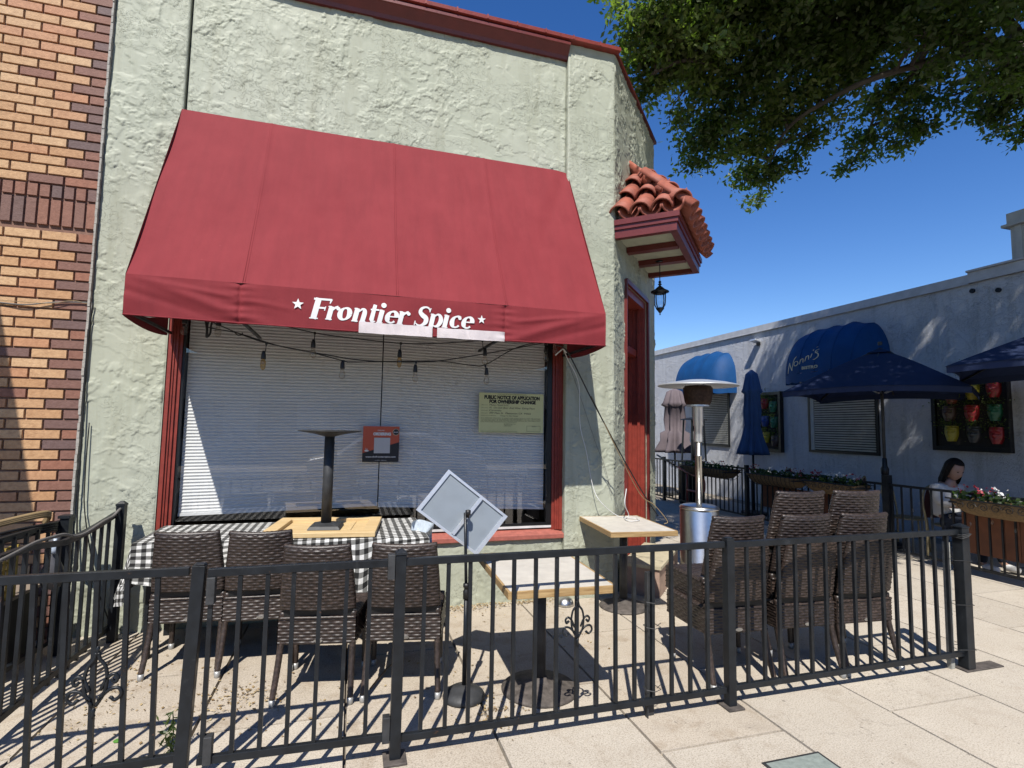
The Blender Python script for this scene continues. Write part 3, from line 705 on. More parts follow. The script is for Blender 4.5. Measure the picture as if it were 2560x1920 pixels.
def glyph(b, ch, x, base):
    T = lambda px, pz: (x+px+pz*SH, base+pz)
    st = lambda pts, ws, k=5: stroke(b, [T(*p) for p in pts], ws, k)
    W = .032
    if ch == 'F':
        st([(.026, 0), (.026, CP)], [.037, .037]); st([(.0, .004), (.055, .004)], [.008, .008]); st([(-.004, CP-.007), (.112, CP-.007)], [.014, .014])
        st([(.108, CP-.003), (.106, CP-.034)], [.016, .005]); st([(.03, .078), (.084, .078)], [.013, .013]); st([(.084, .09), (.083, .060)], [.006, .006]); return .100
    if ch in 'rn':
        st([(.022, 0), (.022, XH-.004)], [W, W]); st([(.0, XH-.006), (.022, XH-.006)], [.004, .010]); st([(.002, .004), (.045, .004)], [.007, .007])
        if ch == 'r':
            st([(.032, .062), (.045, .084), (.066, XH-.006)], [.006, .014, .020]); disc(b, *T(.068, XH-.017), .013); return .072
        st([(.034, .066), (.052, .088), (.070, .084), (.076, .060), (.074, 0)], [.006, .014, .024, .031, .031]); st([(.056, .004), (.096, .004)], [.007, .007]); return .106
    if ch in 'oce':
        n_ = 20 if ch == 'o' else 16; P = []; Wd = []
        r0_ = 0 if ch == 'o' else (.13 if ch == 'c' else .0)
        tot = 1 if ch == 'o' else (.76 if ch == 'c' else .88)
        for i in range(n_+1):
            a = 2*math.pi*(r0_+tot*i/n_)
            P.append((.046+.031*math.cos(a), XH/2+.040*math.sin(a))); Wd.append(.011+.023*abs(math.cos(a-.25))**1.6*(1 if not (ch != 'o' and i > n_*.72) else .45))
        st(P, Wd, 2)
        if ch == 'c': disc(b, *T(.066, XH-.022), .012)
        if ch == 'e': st([(.020, XH*.53), (.080, XH*.53)], [.009, .009])
        return .098 if ch == 'o' else .086
    if ch == 't':
        st([(.026, .018), (.026, XH+.030)], [W*.95, W*.75]); st([(.026, .024), (.034, .008), (.054, .012)], [.030, .018, .004]); st([(.004, XH-.006), (.060, XH-.006)], [.011, .011]); return .060
    if ch == 'i':
        st([(.022, 0), (.022, XH-.004)], [W, W]); st([(.0, XH-.006), (.022, XH-.006)], [.004, .010]); st([(.002, .004), (.045, .004)], [.007, .007]); disc(b, *T(.024, XH+.030), .018); return .053
    if ch == 'S':
        st([(.094, .115), (.080, .134), (.056, .139), (.032, .126), (.030, .100), (.052, .078), (.078, .060), (.082, .030), (.060, .008), (.034, .006), (.012, .022)],
           [.006, .012, .013, .020, .028, .034, .034, .030, .016, .012, .006]); st([(.097, .135), (.095, .105)], [.007, .007]); st([(.008, .036), (.008, .006)], [.007, .007]); return .104
    if ch == 'p':
        st([(.022, -.045), (.022, XH-.004)], [W, W]); st([(.0, XH-.006), (.022, XH-.006)], [.004, .010])
        st([(.030, .072), (.050, .092), (.072, .082), (.084, .050), (.072, .014), (.050, .006), (.030, .016)], [.006, .013, .024, .032, .024, .012, .006]); return .098
    return .045
lb = B(); txt = 'Frontier Spice'; adv = {}
xs = -.345; base0 = 2.372; SC = 1.0
for i, ch in enumerate(txt):
    d = glyph(lb, ch, xs, base0 + .0*(xs)); xs += d*1.0
xs_end = xs
# rescale run so it spans the measured width
lo, hi = -.345, xs_end
L0, L1 = -.322, .850
def star(b, cx, cz, r):
    P = []
    for k in range(10):
        a = math.pi/2+k*math.pi/5; q = r if k % 2 == 0 else r*.42; P.append((cx+q*math.cos(a), cz+q*math.sin(a)))
    LAY[0] += 1; o = len(b.v); b.v += [vp(*p) for p in P]+[vp(cx, cz)]; b.f += [(o+k, o+(k+1) % 10, o+10) for k in range(10)]
KX = (L1-L0)/(hi-lo)
nv = []
for v in lb.v:
    x = L0+(v[0]-lo)*KX; z = v[2]; 
    d0 = v[1]+wr(v[0], z); nv.append((x, d0-wr(x, z), z))
lb.v = nv
lb.obj('lettering', M['letter'], aw)
star(sbk := B(), -.399, 2.462, .040); sbk.obj('star', M['letter'], aw); star(sbk := B(), .927, 2.450, .034); sbk.obj('star', M['letter'], aw)
LAY[0] = 40
for (xa, xb_, zt_, zb_) in ((.018, .548, 2.372, 2.297), (.584, 1.115, 2.368, 2.297)):
    def pf(u, v, xa=xa, xb_=xb_, zt_=zt_, zb_=zb_):
        x = xa+(xb_-xa)*u; z = zt_+(zb_-zt_)*v
        f = .010*math.exp(-((u-.42-v*.06)/.02)**2)*v+.004*noise.noise(Vector((x*14, z*10, 1)))
        q = vp(x, max(z, AZB+.001), .010+f); return (q[0], q[1], z+.004*noise.noise(Vector((x*8, 3, v))) + q[2]-max(z, AZB+.001))
    B().grid(pf, 60, 8).obj('cloth_patch', M['patch'], aw, True)

# ------------------------------------------------------------------ string lights
sgl = thing('string_lights', 'black festoon cable with clear bulbs looped under the red awning', 'string lights', (0, 4.3, 0))
def c3(x, y): return at(300+x*.27125, 680+y*.27125, y=4.3)
def c4(x, y): return at(880+x*.27125, 780+y*.27125, y=4.3)
O = Vector((0, 4.3, 0))
def cord(pts, r=.0042, yoff=0, nm='cord', mt=None, par=None, org=O):
    P = smoothpts([Vector(p)-org+Vector((0, yoff, 0)) for p in pts], 5); return B().tube(P, r, 6).obj(nm, mt or M['blackcable'], par or sgl, True)
ctx = c3(760, 430)
cord([c3(760, 430), c3(870, 470), c3(1090, 565), c3(1350, 655), c3(1760, 740), c3(2060, 820), c4(0, 462), c4(290, 457), c4(590, 462), c4(810, 450), c4(1170, 395), c4(1480, 340), c4(1740, 290), c4(1860, 280)])
cord([c3(790, 500), c3(870, 520), c3(1090, 562), c3(1480, 682), c3(1970, 772), c4(0, 432), c4(290, 453), c4(800, 450), c4(1110, 490), c4(1240, 480), c4(1480, 345), c4(1650, 290), c4(1800, 270)], yoff=.02)
cord([c3(1330, 440), c3(1440, 485), c3(1800, 572), c4(0, 250), c4(445, 297), c4(800, 296), c4(1190, 270), c4(1400, 250), c4(1700, 215)], yoff=-.05)
cord([c3(1060, 560), c3(1085, 582), c3(1120, 578), c3(1130, 560)]); cord([c3(790, 455), c3(800, 540), c3(795, 600), c3(830, 570), c3(838, 500), c3(850, 450), c3(810, 470), c3(805, 590)], .007)
sock = B().lathe([(0, 0), (.009, 0), (.013, -.012), (.016, -.028), (.018, -.058), (.017, -.062), (0, -.062)], n=10).mesh('socket', M['blackcable'], True)
bul = B().lathe([(.012, -.062), (.014, -.075), (.022, -.098), (.025, -.115), (.021, -.132), (.010, -.142), (0, -.145)], n=12).mesh('bulb', M['glassbulb'], True)
bul2 = B().lathe([(.012, -.062), (.019, -.080), (.020, -.105), (.017, -.130), (.008, -.142), (0, -.145)], n=10).mesh('bulb', glassmat('amber_bulb_glass', (.85, .72, .50)), True)
for (t_, b_, am, yo) in ((c3(920, 470), c3(900, 600), 0, 0), (c3(1350, 655), c3(1315, 905), 1, 0), (c3(1800, 570), c3(1780, 805), 0, -.05), (c3(2060, 820), c3(2045, 990), 0, 0), (c4(445, 295), c4(430, 520), 1, -.05),
                     (c4(590, 460), c4(580, 650), 0, 0), (c4(1190, 270), c4(1210, 500), 0, -.05), (c4(1235, 490), c4(1243, 670), 0, .02), (c4(1780, 300), c4(1785, 460), 0, 0), (c3(590, 490), c3(588, 580), 0, 0), (c4(1855, 270), c4(1855, 385), 0, -.04)):
    L_ = (t_-b_).length; drop = max(0, L_-.145); yv = Vector((0, yo, 0))
    s0 = linkobj('socket', sock, sgl, b_-O+yv+Vector((0, 0, .145)))
    q = bpy.data.objects.new('bulb', bul2 if am else bul); COL.objects.link(q); q.parent = s0
    if drop > .01: cord([t_+yv, t_+yv+(b_-t_)*.3, b_+yv+Vector((0, 0, .143))], .0035)
    B().lathe([(0, .008), (.009, .006), (.009, -.012), (0, -.016)], t_-O+yv, 8).obj('connector', M['blackcable'], sgl)

tag(B().lathe([(0, .0), (.035, -.004), (.05, -.02), (.045, -.035), (0, -.045)], tuple(at(372, 778, y=4.25)), 18).obj('dome_light', M['white'], None, True), 'small white dome light tucked under the left corner of the red awning', 'light')
# cables at the right of the window
def wire(nm, label, pts, r, mt, k=6, cat='cable'):
    o = B().tube(smoothpts(pts, k), r, 6).obj(nm, mt, None, True); return tag(o, label, cat)
wire('power_cable', 'black power cable slanting from the awning end down to the far table', [at(1390, 862, y=4.2), at(1420, 882, y=4.25), at(1480, 1000, y=4.4), at(1560, 1150, y=4.55), at(1612, 1240, y=4.6), at(1645, 1290, y=4.62)], .006, M['blackcable'])
wire('power_cable', 'brown twin flex beside the black cable above the far table', [at(1478, 990, y=4.42), at(1545, 1130, y=4.5), at(1600, 1235, y=4.55), at(1635, 1262, y=4.55), at(1668, 1302, y=4.5), at(1660, 1310, y=4.5)], .004, M['hose'])
wire('white_cable', 'thin white wire curving down the shaded wall to the far table', [at(1408, 872, y=4.3), at(1420, 900, y=4.6), at(1447, 960, y=4.78), at(1450, 1060, y=4.79), at(1466, 1130, y=4.79), at(1482, 1215, y=4.77), at(1502, 1255, y=4.7), at(1545, 1290, z=.785), at(1590, 1296, z=.785)], .0035, M['white'])
wire('white_cable', 'white cable loop lying on the far table top', [at(1566, 1222, y=4.6), at(1562, 1260, y=4.55), at(1572, 1288, z=.80), at(1562, 1296, z=.782), at(1575, 1303, z=.782), at(1598, 1300, z=.782), at(1592, 1295, z=.782)], .0045, M['white'])
wire('grey_wire', 'grey wire drooping down the sunlit wall beside the window', [at(1410, 880, y=4.7), at(1440, 960, y=4.79), at(1490, 1110, y=4.79), at(1510, 1160, y=4.79), at(1530, 1240, y=4.79)], .002, M['conduit'])
wire('awning_tie', 'short white tie knotted under the right end of the awning', [at(1388, 888, y=4.25), at(1402, 876, y=4.24), at(1408, 873, y=4.24), at(1416, 882, y=4.24)], .006, M['white'], cat='tie')
wire('wall_cable', 'black cable running down the seam between brick and stucco', [(-1.975, WY-.03, 2.53), (-1.985, WY-.03, 2.1), (-1.972, WY-.035, 1.5), (-1.96, WY-.03, .9), (-1.93, WY-.03, .5)], .006, M['blackcable'])
wire('wall_cable', 'second thin cable hanging beside the seam low on the stucco wall', [(-1.935, WY-.02, 1.6), (-1.93, WY-.03, 1.2), (-1.91, WY-.03, .9), (-1.80, WY-.04, .4), (-1.70, WY-.05, .12)], .0045, M['blackcable'])
wire('brick_wall_cable', 'thin cable strung across the brick wall at mid height', [(-3.2, WY-.03, 2.50), (-2.6, WY-.03, 2.485), (-2.4, WY-.04, 2.478), (-2.2, WY-.03, 2.515), (-1.985, WY-.03, 2.53)], .005, M['conduit'])
wire('brick_wall_cable', 'pale thin wire looping over the cable on the bricks', [(-3.2, WY-.03, 2.515), (-2.5, WY-.035, 2.50), (-2.25, WY-.04, 2.50), (-2.1, WY-.035, 2.535), (-2.0, WY-.03, 2.515)], .0025, M['hose'])

# ------------------------------------------------------------------ window notices
nt_ = thing('ownership_notice', 'yellow green public notice sheet taped to the right of the window', 'notice', (1.150, 4.950, 1.566))
NW, NH = .650, .380
B().box(0, NW, 0, .002, 0, NH).obj('paper', M['paper'], nt_)
def addtext(b, s_, x, z, size, width=None, shear=0, offs=0, y=-.001):
    par_, mt_ = b; b = B()
    vs, fs = text_mesh(s_, size, 1.0, shear, offs)
    if not vs: return
    mx = max(v[0] for v in vs); mn = min(v[0] for v in vs); k = (width/(mx-mn)) if width else 1
    b.add([(x+(v[0]-mn)*k, y, z+v[1]) for v in vs], fs); b.obj('text_line', mt_, par_)
ti = (nt_, M['ink'])
addtext(ti, 'DEPARTMENT OF ALCOHOLIC BEVERAGE CONTROL', .18, NH-.016, .011, .30)
addtext(ti, 'PUBLIC NOTICE OF APPLICATION', .05, NH-.058, .046, .56, offs=.0030)
addtext(ti, 'FOR OWNERSHIP CHANGE', .10, NH-.098, .044, .47, offs=.0030)
for i, (lab, hand, wd) in enumerate((('APPLICANT', 'Musa Head LLC', .20), ('TYPE OF LICENSE', '41  On-Sale Beer And Wine  Eating Place', .46), ('BUSINESS NAME', 'Caramba', .12), ('PREMISES ADDRESS', '499 Main St.  Pleasanton CA  94566', .42))):
    z = NH-.122-i*.026; addtext(ti, lab, .02, z, .010, .065); addtext(ti, hand, .10, z-.002, .024, wd, .25)
addtext(ti, 'APPLICATION HAS BEEN MADE', .02, NH-.222, .010, .15); addtext(ti, 'Change To New Owner', .21, NH-.224, .018, .18, .25)
for i in range(4): addtext(ti, ('IF A VERIFIED PROTEST IS FILED THIS APPLICATION MAY BE DENIED', 'THE PROTEST MUST BE RECEIVED BY THE DEPARTMENT WITHIN THIRTY DAYS', 'OF THE POSTING OF THIS NOTICE ON THE PREMISES BY THE APPLICANT', 'FOR FURTHER INFORMATION CONTACT')[i], .02, NH-.246-i*.012, .011, (.60, .60, .60, .36)[i])
addtext(ti, 'DEPARTMENT OF ALCOHOLIC\nBEVERAGE CONTROL\nDISTRICT OFFICE', .25, NH-.300, .010, .12)
addtext(ti, 'WARNING', .53, NH-.322, .010, .05); addtext(ti, 'DO NOT REMOVE THIS NOTICE', .02, .008, .010, .36)
ti = B()
for a in ((.48, .62, .066, .068), (.48, .62, .012, .014)): ti.box(a[0], a[1], -.001, -.0006, a[2], a[3])
for a in (.48, .618): ti.box(a, a+.002, -.0013, -.0009, .012, .068)
ti.obj('box_outline', M['ink'], nt_, kind='stuff')
po = thing('ordering_poster', 'square red and black online ordering poster on the window centre', 'poster', (.096, 4.948, 1.289))
Q = .318
B().box(0, Q, 0, .002, 0, Q).obj('backing', M['postred'], po)
B().prism([(0, -.0012, 0), (Q, -.0012, 0), (Q, -.0012, .178), (.0, -.0012, .078)], (0, .001, 0)).obj('black_corner', M['postblack'], po)
B().box(.098, .238, -.003, -.002, .078, .216).obj('white_square', M['qr'], po)
b = (po, M['letter']); addtext(b, 'ORDERING', 0.088, .238, .034, .155, offs=.0022, y=-.003); addtext(b, 'ONLINE', .125, .276, .016, .06, y=-.003)
addtext(b, 'www.thefrontierspice.com', .028, .040, .020, .262, offs=.0004, y=-.003); addtext(b, 'order direct', .11, .012, .010, .10, y=-.003)
addtext(b, '10% OFF', .268, .262, .014, .038, offs=.0004, y=-.0045)
b = B(); b.add([(.035+.02*math.cos(k*.63), -.003, .100+.008*math.sin(k*.63)) for k in range(10)], [tuple(range(10))]); b.tube([(.03, -.003, .105), (.028, -.003, .125)], .002, 5); b.tube([(.038, -.003, .105), (.04, -.003, .12)], .002, 5)
b.obj('hand_icon', M['letter'], po)
B().lathe([(0, 0), (.029, 0), (.029, .001), (0, .001)], n=24).xf(Matrix.Translation((.287, -.0015, .268)) @ Matrix.Rotation(rad(90), 4, 'X')).obj('badge_rim', M['gold'], po)
B().lathe([(0, 0), (.026, 0), (.026, .001), (0, .001)], n=24).xf(Matrix.Translation((.287, -.003, .268)) @ Matrix.Rotation(rad(90), 4, 'X')).obj('badge', M['postblack'], po)

# ------------------------------------------------------------------ front fence
FY = 2.77
ff = thing('patio_fence', 'black steel picket fence along the front of the patio on the sidewalk', 'fence', (0, FY, 0))
def fp(b): return local(b, 0, FY)
pk = B().box(-.0095, .0095, -.0095, .0095, .118, .918).mesh('picket', M['black'])
pxs = [-2.28+.117*i for i in range(14)]; pxs = [-1.221-.115*i for i in range(8, 0, -1)]+[-1.221, -1.111, -1.001, -.886, -.773, -.582, -.463, -.349, -.234, -.116, .002, .117, .381, .502, .620, .740, .856, .976, 1.096, 1.215, 1.334, 1.452, 1.568, 1.684, 1.806, 1.929, 2.05,
    2.333, 2.455, 2.571, 2.695, 2.815, 2.936, 3.058, 3.175, 3.293, 3.415, 3.534, 3.653, 3.776, 3.895, 4.014]
for x in pxs:
    o = linkobj('picket', pk, ff, (x, 0, (.022 if x < -.7 else .0)+random.uniform(-.001, .001))); o.rotation_euler = (random.uniform(-.003, .003), random.uniform(-.004, .004)-(.03 if x < -.7 else 0), 0)
for xa, xb_, za, zb_, zt_, ztb in ((-2.4, -.675, .13, .155, .955, .95), (-.60, .235, .128, .112, .938, .938), (.285, 2.17, .098, .098, .938, .938), (2.235, 4.12, .105, .11, .935, .935)):
    b = B(); b.bar((xa, FY, za), (xb_, FY, zb_), .026, .034); fp(b).obj('rail', M['black'], ff, bevel=.002)
    b = B(); b.bar((xa, FY, zt_), (xb_, FY, ztb), .028, .036); fp(b).obj('rail', M['black'], ff, bevel=.002)
def post(x, y, lean=0, h=.965, w_=.052, cap='flat', par=None, oy=FY, base=True):
    b = B(); b.bar((x+lean, y, .012), (x, y, h), w_, w_, up=(0, 1, 0))
    if cap == 'pyramid': b.bar((x, y, h+.001), (x, y, h+.010), w_+.008, w_+.008, up=(0, 1, 0)).bar((x, y, h+.011), (x, y, h+.030), w_+.004, w_+.004, up=(0, 1, 0), w2=.012, h2=.012)
    else: b.bar((x, y, h+.001), (x, y, h+.006), w_-.006, w_-.006, up=(0, 1, 0))
    o = local(b, 0, oy).obj('post', M['black'], par or ff, bevel=.003)
    if base: local(B().box(x+lean-.055, x+lean+.055, y-.06, y+.06, 0, .012), 0, oy).obj('base_plate', M['ironrust'], o, bevel=.003)
    return o
post(-.635, FY, -.03, .975); post(.260, FY, .0, .975, cap='pyramid'); post(2.203, FY, .0, .972); post(4.155, FY, 0, .965, .07, 'pyramid', base=False)
fp(B().box(4.09, 4.45, FY-.045, FY+.045, 0, .010)).obj('base_plate', M['ironrust'], ff, bevel=.003)
for x, z_ in ((-.60, .80), (-.575, .11), (.197, .86), (.197, .09)): fp(B().box(x, x+.035, FY-.024, FY+.02, z_, z_+.12)).obj('bracket', M['iron'], ff, bevel=.003)
b = B()
for k in range(3): b.tube([(4.11, FY-.04, .92-k*.012), (4.155, FY-.05, .93-k*.01), (4.20, FY-.04, .925), (4.20, FY+.04, .92), (4.11, FY+.04, .92-k*.01), (4.11, FY-.04, .92-k*.012)], .003, 5)
for zz in (.15, .45, .75): b.tube([(4.045, FY-.03, zz), (4.19, FY-.045, zz-.01), (4.20, FY+.04, zz), (4.05, FY+.04, zz+.005), (4.04, FY-.03, zz)], .002, 5)
fp(b).obj('tie_wire', M['iron'], ff)
def fleur(x, zc, sc=1.0):
    b = B(); r_ = .0058*sc*sc
    def mir(pts):
        for sg in (1, -1): b.tube(smoothpts([(x+sg*px*sc, FY-.012, zc+pz*sc) for px, pz in pts], 5), r_, 6)
    mir([(.006, -.075), (.03, -.03), (.036, .02), (.028, .065), (.010, .09), (.003, .115)])
    mir([(.012, -.055), (.045, -.022), (.075, -.018), (.085, -.042), (.066, -.060), (.052, -.048)])
    mir([(.018, -.02), (.035, .018), (.055, .034), (.070, .022), (.064, .004), (.054, .010)])
    for px, pz in ((0, .12), (0, -.10)):
        b.lathe([(0, -.02), (.010, -.012), (.005, 0), (.010, .012), (0, .022)], (x, FY-.012, zc+pz*sc), 8)
    for sg in (1, -1):
        for px, pz in ((.052, -.050), (.054, .012)): b.lathe([(0, -.009), (.009, 0), (0, .009)], (x+sg*px*sc, FY-.012, zc+pz*sc), 8)
    return fp(b).obj('scroll_ornament', M['black'], ff, True)
fleur(1.215, .565); fleur(-1.001, .50, 1.15)
ap = thing('angle_iron_post', 'loose rusty black angle iron post wired to the middle of the front fence', 'post', (1.683, FY+.035, 0))
B().box(-.028, .028, -.003, .003, 0, .80).box(-.028, -.022, -.028, -.0035, 0, .80).obj('angle_iron', M['iron'], ap)
b = B()
for zz in (.16, .50, .64): b.tube([(-.035, .006, zz), (.03, .008, zz+.005), (.045, -.05, zz), (.0, -.062, zz-.004), (-.04, -.04, zz), (-.035, .006, zz)], .0022, 5).tube([(.03, -.03, zz), (.07, -.01, zz+.006)], .002, 5)
b.obj('tie_wire', M['iron'], ap)
tp_ = thing('pale_post', 'slim pale weathered post wired beside the end post of the fence', 'post', (4.06, FY+.04, 0))
B().bar((0, 0, 0), (.006, 0, .86), .035, .03, up=(0, 1, 0)).obj('stake', simple('pale_weathered_metal', (.34, .34, .31), .6, var=.3, vscale=30), tp_)

# ------------------------------------------------------------------ left side fence
SX = -1.66
sf = thing('side_fence', 'black picket fence with curved top rail at the left edge of the patio', 'fence', (SX, 4, 0))
def toprail(y):
    if y > 4.75: return .93
    t_ = max(0, min(1, (4.72-y)/.75)); return .925-.055*math.sin(t_*math.pi*.5)+(.055*max(0, min(1, (3.97-y)/.4)) if y < 3.97 else 0)
pts = [(0, y-4, toprail(y)) for y in np.linspace(4.72, 3.3, 16)]
b = B()
for a, c in zip(pts[:-1], pts[1:]): b.bar(a, c, .03, .034)
b.obj('rail', M['black'], sf); B().bar((0, .72, .10), (0, -.9, .10), .026, .034).obj('rail', M['black'], sf)
pk2 = B().box(-.0095, .0095, -.0095, .0095, .10, .90).mesh('picket', M['black'])
for k in range(13):
    y = 4.60-.115*k; o = linkobj('picket', pk2, sf, (0, y-4, toprail(y)-.92))
pb = B(); pb.bar((.03, .72, 0), (.03, .72, .985), .055, .055, up=(0, 1, 0)).bar((.03, .72, .986), (.03, .72, 1.0), .062, .062, up=(0, 1, 0)).bar((.03, .72, 1.001), (.03, .72, 1.02), .055, .055, up=(0, 1, 0), w2=.02, h2=.02)
pb.obj('post', M['black'], sf); B().bar((-.24, .55, 0), (-.24, .55, .93), .055, .055, up=(0, 1, 0)).bar((-.24, .55, .931), (-.24, .55, .95), .075, .075, up=(0, 1, 0)).obj('post', M['black'], sf)
wire('conduit_cable', 'grey conduit cable wavering along the curved rail of the side fence', [(SX+.03, 4.70, .965), (SX+.03, 4.66, .955), (SX+.02, 4.60, .925), (SX+.02, 4.45, .915), (SX+.02, 4.2, .885), (SX+.02, 4.05, .89), (SX+.025, 3.9, .93), (SX+.02, 3.75, .94), (SX+.02, 3.6, .945), (SX+.025, 3.45, .935), (SX+.02, 3.3, .92), (SX, 3.15, .9)], .010, M['conduit'])
# neighbour's clutter behind the side fence
nf = thing('neighbour_fence', 'second black picket fence behind the side fence by the brick wall', 'fence', (-1.93, 4.0, 0))
for k in range(12): linkobj('picket', pk2, nf, (-.02*k*.3, .52-.115*k, 0))
B().bar((0, .72, .9), (-.08, -.8, .9), .03, .03).obj('rail', M['black'], nf); B().bar((0, .72, .1), (-.08, -.8, .1), .03, .03).obj('rail', M['black'], nf)
hc = thing('hose_coil', 'tan hose and black cables coiled over the fence at the left edge', 'hose', (-2.15, 4.3, .92))
b = B()
for k in range(3): b.tube(smoothpts([(.12, .25, -.04+k*.015), (.20, .10, .05+k*.012), (.05, -.10, .03+k*.01), (-.15, -.35, -.03+k*.01), (-.3, -.6, -.10)], 6), .013, 8)
b.obj('hose', M['hose'], hc, True)
b = B()
for k in range(4): b.tube(smoothpts([(.18, .28, -.03-k*.02), (.24, .1, .0-k*.015), (.10, -.12, -.01-k*.02), (-.1, -.35, -.06-k*.02), (-.25, -.6, -.12-k*.02)], 6), .009, 6)
b.obj('cable', M['blackcable'], hc, True)
cr = thing('yellow_crate', 'yellow plastic lattice crate behind the fence at the left edge', 'crate', (-2.25, 4.1, .48))
b = B()
for k in range(8): b.box(-.2, .2, -.2, -.19, k*.045, k*.045+.014).box(.19, .2, -.189, .2, k*.045, k*.045+.014)
for k in range(10): b.box(-.2+k*.043, -.186+k*.043, -.2105, -.2005, 0, .33).box(.2005, .2105, -.2+k*.043, -.186+k*.043, 0, .33)
b.obj('lattice', M['cone'], cr)
st_ = thing('dark_cabinet', 'dark cabinet standing against the brick wall under the crate', 'cabinet', (-2.3, 4.3, 0))
B().box(-.3, .25, -.3, .3, .02, .46).obj('body', M['interior'], st_); B().box(-.32, .27, -.32, .32, .461, .479).obj('top', M['grey_wood'], st_)
bg_ = thing('crumpled_bag', 'grey crumpled plastic bag hung on the left fence', 'bag', (-1.86, 4.32, .62))
b = B().lathe([(0, -.12), (.05, -.10), (.065, -.02), (.04, .06), (.025, .16), (.03, .22), (0, .24)], n=18, wob=lambda i, t_: 1+.25*math.sin(5*t_+i*2)*math.cos(3*t_-i)); b.obj('bag', M['bag'], bg_, True)
wb = tag(B().lathe([(0, -.05), (.018, -.045), (.024, -.02), (.022, .02), (.010, .035), (.010, .05), (0, .05)], tuple(at(137, 1366, x=-1.84)), 12).obj('bottle', simple('pale_blue_plastic', (.5, .58, .7), .3), None, True), 'pale plastic bottle hanging at the left fence', 'bottle')

# ------------------------------------------------------------------ wicker chairs
def weave(u, v):
    cwid, rh = .034, .0185
    r_ = math.floor(v/rh); fv = v/rh-r_
    return .0062*math.sin(math.pi*fv)**.8*(.42+.58*(.5+.5*math.cos(math.pi*(u/cwid+r_))))
def chair_proto():
    c = thing('wicker_chair', '-', 'chair')
    # backrest: outer woven panel
    zb, zt = .515, .895
    def cen(v): return .085-.085*v, zb+(zt-zb)*v   # y, z
    def hw(v): return .222-.032*v**1.5
    def pan(sgn):
        def f(u, v):
            y, z = cen(v); w__ = hw(v); x = (2*u-1)*w__
            ed = min(1, (1-abs(2*u-1))*w__/.02)
            thick = .018*math.sqrt(max(0, 1-(1-ed)**2)) if ed < 1 else .018
            bulge = -.032*(1-(2*u-1)**2)
            h = weave(x+.3, (z-zb))
            tv = min(1, min(v, 1-v)*(zt-zb)/.015); thick *= math.sqrt(max(0, 1-(1-tv)**2)) if tv < 1 else 1
            return (x, y+bulge+sgn*(thick+(h if ed > .3 else h*.4)), z+.006*(2*u-1)**2*v)
        return f
    b = B().grid(pan(-1), 64, 120); n0 = len(b.f); b.grid(pan(1), 64, 120)
    b.f[n0:] = [f[::-1] for f in b.f[n0:]]
    back = b.obj('backrest', M['wicker'], c, True)
    # seat
    ys, ye = .075, .52
    def side(p, q, z0_, z1, n):
        p, q = Vector((*p, 0)), Vector((*q, 0)); d = q-p; nr = Vector((d.y, -d.x, 0)).normalized(); L_ = d.length
        nu = int(L_/.0075); nv = int((z1-z0_)/.003)
        return lambda u, v: p+d*u+nr*(weave(u*L_, v*(z1-z0_))+.004)+Vector((0, 0, z0_+(z1-z0_)*v)), nu, nv
    b = B(); cs = [(-.222, ys), (.222, ys), (.245, ye), (-.245, ye)]
    for i in range(4):
        f, nu, nv = side(cs[i], cs[(i+1) % 4], .315, .470, 0); b.grid(f, nu, nv)
    b.obj('apron', M['wicker'], c, True)
    b = B()
    def topf(u, v):
        y = ys+(ye-ys)*v; w__ = .222+.023*v; x = (2*u-1)*w__
        e = min(1, min(1-abs(2*u-1), 2*min(v, 1-v))*.25/.02)
        return (x, y, .462+.012*e+weave(x+.4, y)+.004)
    b.grid(topf, 60, 140).obj('seat', M['wicker'], c, True)
    B().box(-.20, .20, .075, .095, .470, .53).obj('seat_rail', M['blackcable'], c)
    # piping bright wrapped edges
    b = B(); pts_ = []
    for i in range(29):
        u = i/28; y, z = cen(1); x = (2*u-1)*hw(1); pts_.append((x, y-.032*(1-(2*u-1)**2), z+.006*(2*u-1)**2))
    b.tube(pts_, [.016+.0022*(k % 2) for k in range(29)], 8)
    b.obj('edge_wrap', M['wicker'], c, True); b = B()
    pts_ = [(-.222+.444*i/28, ys-.006, .468) for i in range(29)]; b.tube(pts_, [.0085+.0018*(k % 2) for k in range(29)], 8)
    b.obj('edge_wrap', M['wicker'], c, True)
    for sx_ in (-1, 1):
        for rear in (1, 0):
            if rear: P = [(sx_*.205, .092, .50), (sx_*.207, .085, .32), (sx_*.212, .045, .16), (sx_*.218, .004, .035)]; 
            else: P = [(sx_*.222, .50, .40), (sx_*.222, .50, .3), (sx_*.222, .495, .16), (sx_*.222, .49, .035)]
            P = smoothpts(P, 12); rs = [.0195-.003*i/len(P)+.0012*(i % 2) for i in range(len(P))]
            lg = B().tube(P, rs, 9).obj('leg', M['wicker'], c, True)
            e = P[-1]; B().lathe([(0, 0), (.0155, 0), (.0175, .003), (.0185, .040), (0, .040)], (e.x, e.y, 0), 12).obj('foot_cap', M['foot'], lg, True)
    b = B(); b.lathe([(0, 0), (.026, 0), (.026, .002), (0, .003)], n=20, sy=.42).xf(Matrix.Translation((.01, ys-.012, .337)) @ Matrix.Rotation(rad(90), 4, 'X')).obj('badge', M['steel'], c)
    return c
CH0 = chair_proto(); used = [False]
def chair(x, y, rz, label, group, z=0, tilt=0):
    o = CH0 if not used[0] else copy_tree(CH0); used[0] = True
    o.location = (x, y, z); o.rotation_euler = (tilt, 0, rad(rz)); tag(o, label, 'chair', group); return o
G1 = 'wicker chairs pulled up to the checked table'; G2 = 'wicker chairs stacked inside the fence'
chair(-.99, 3.965, -4, 'leftmost brown wicker chair at the checked table', G1)
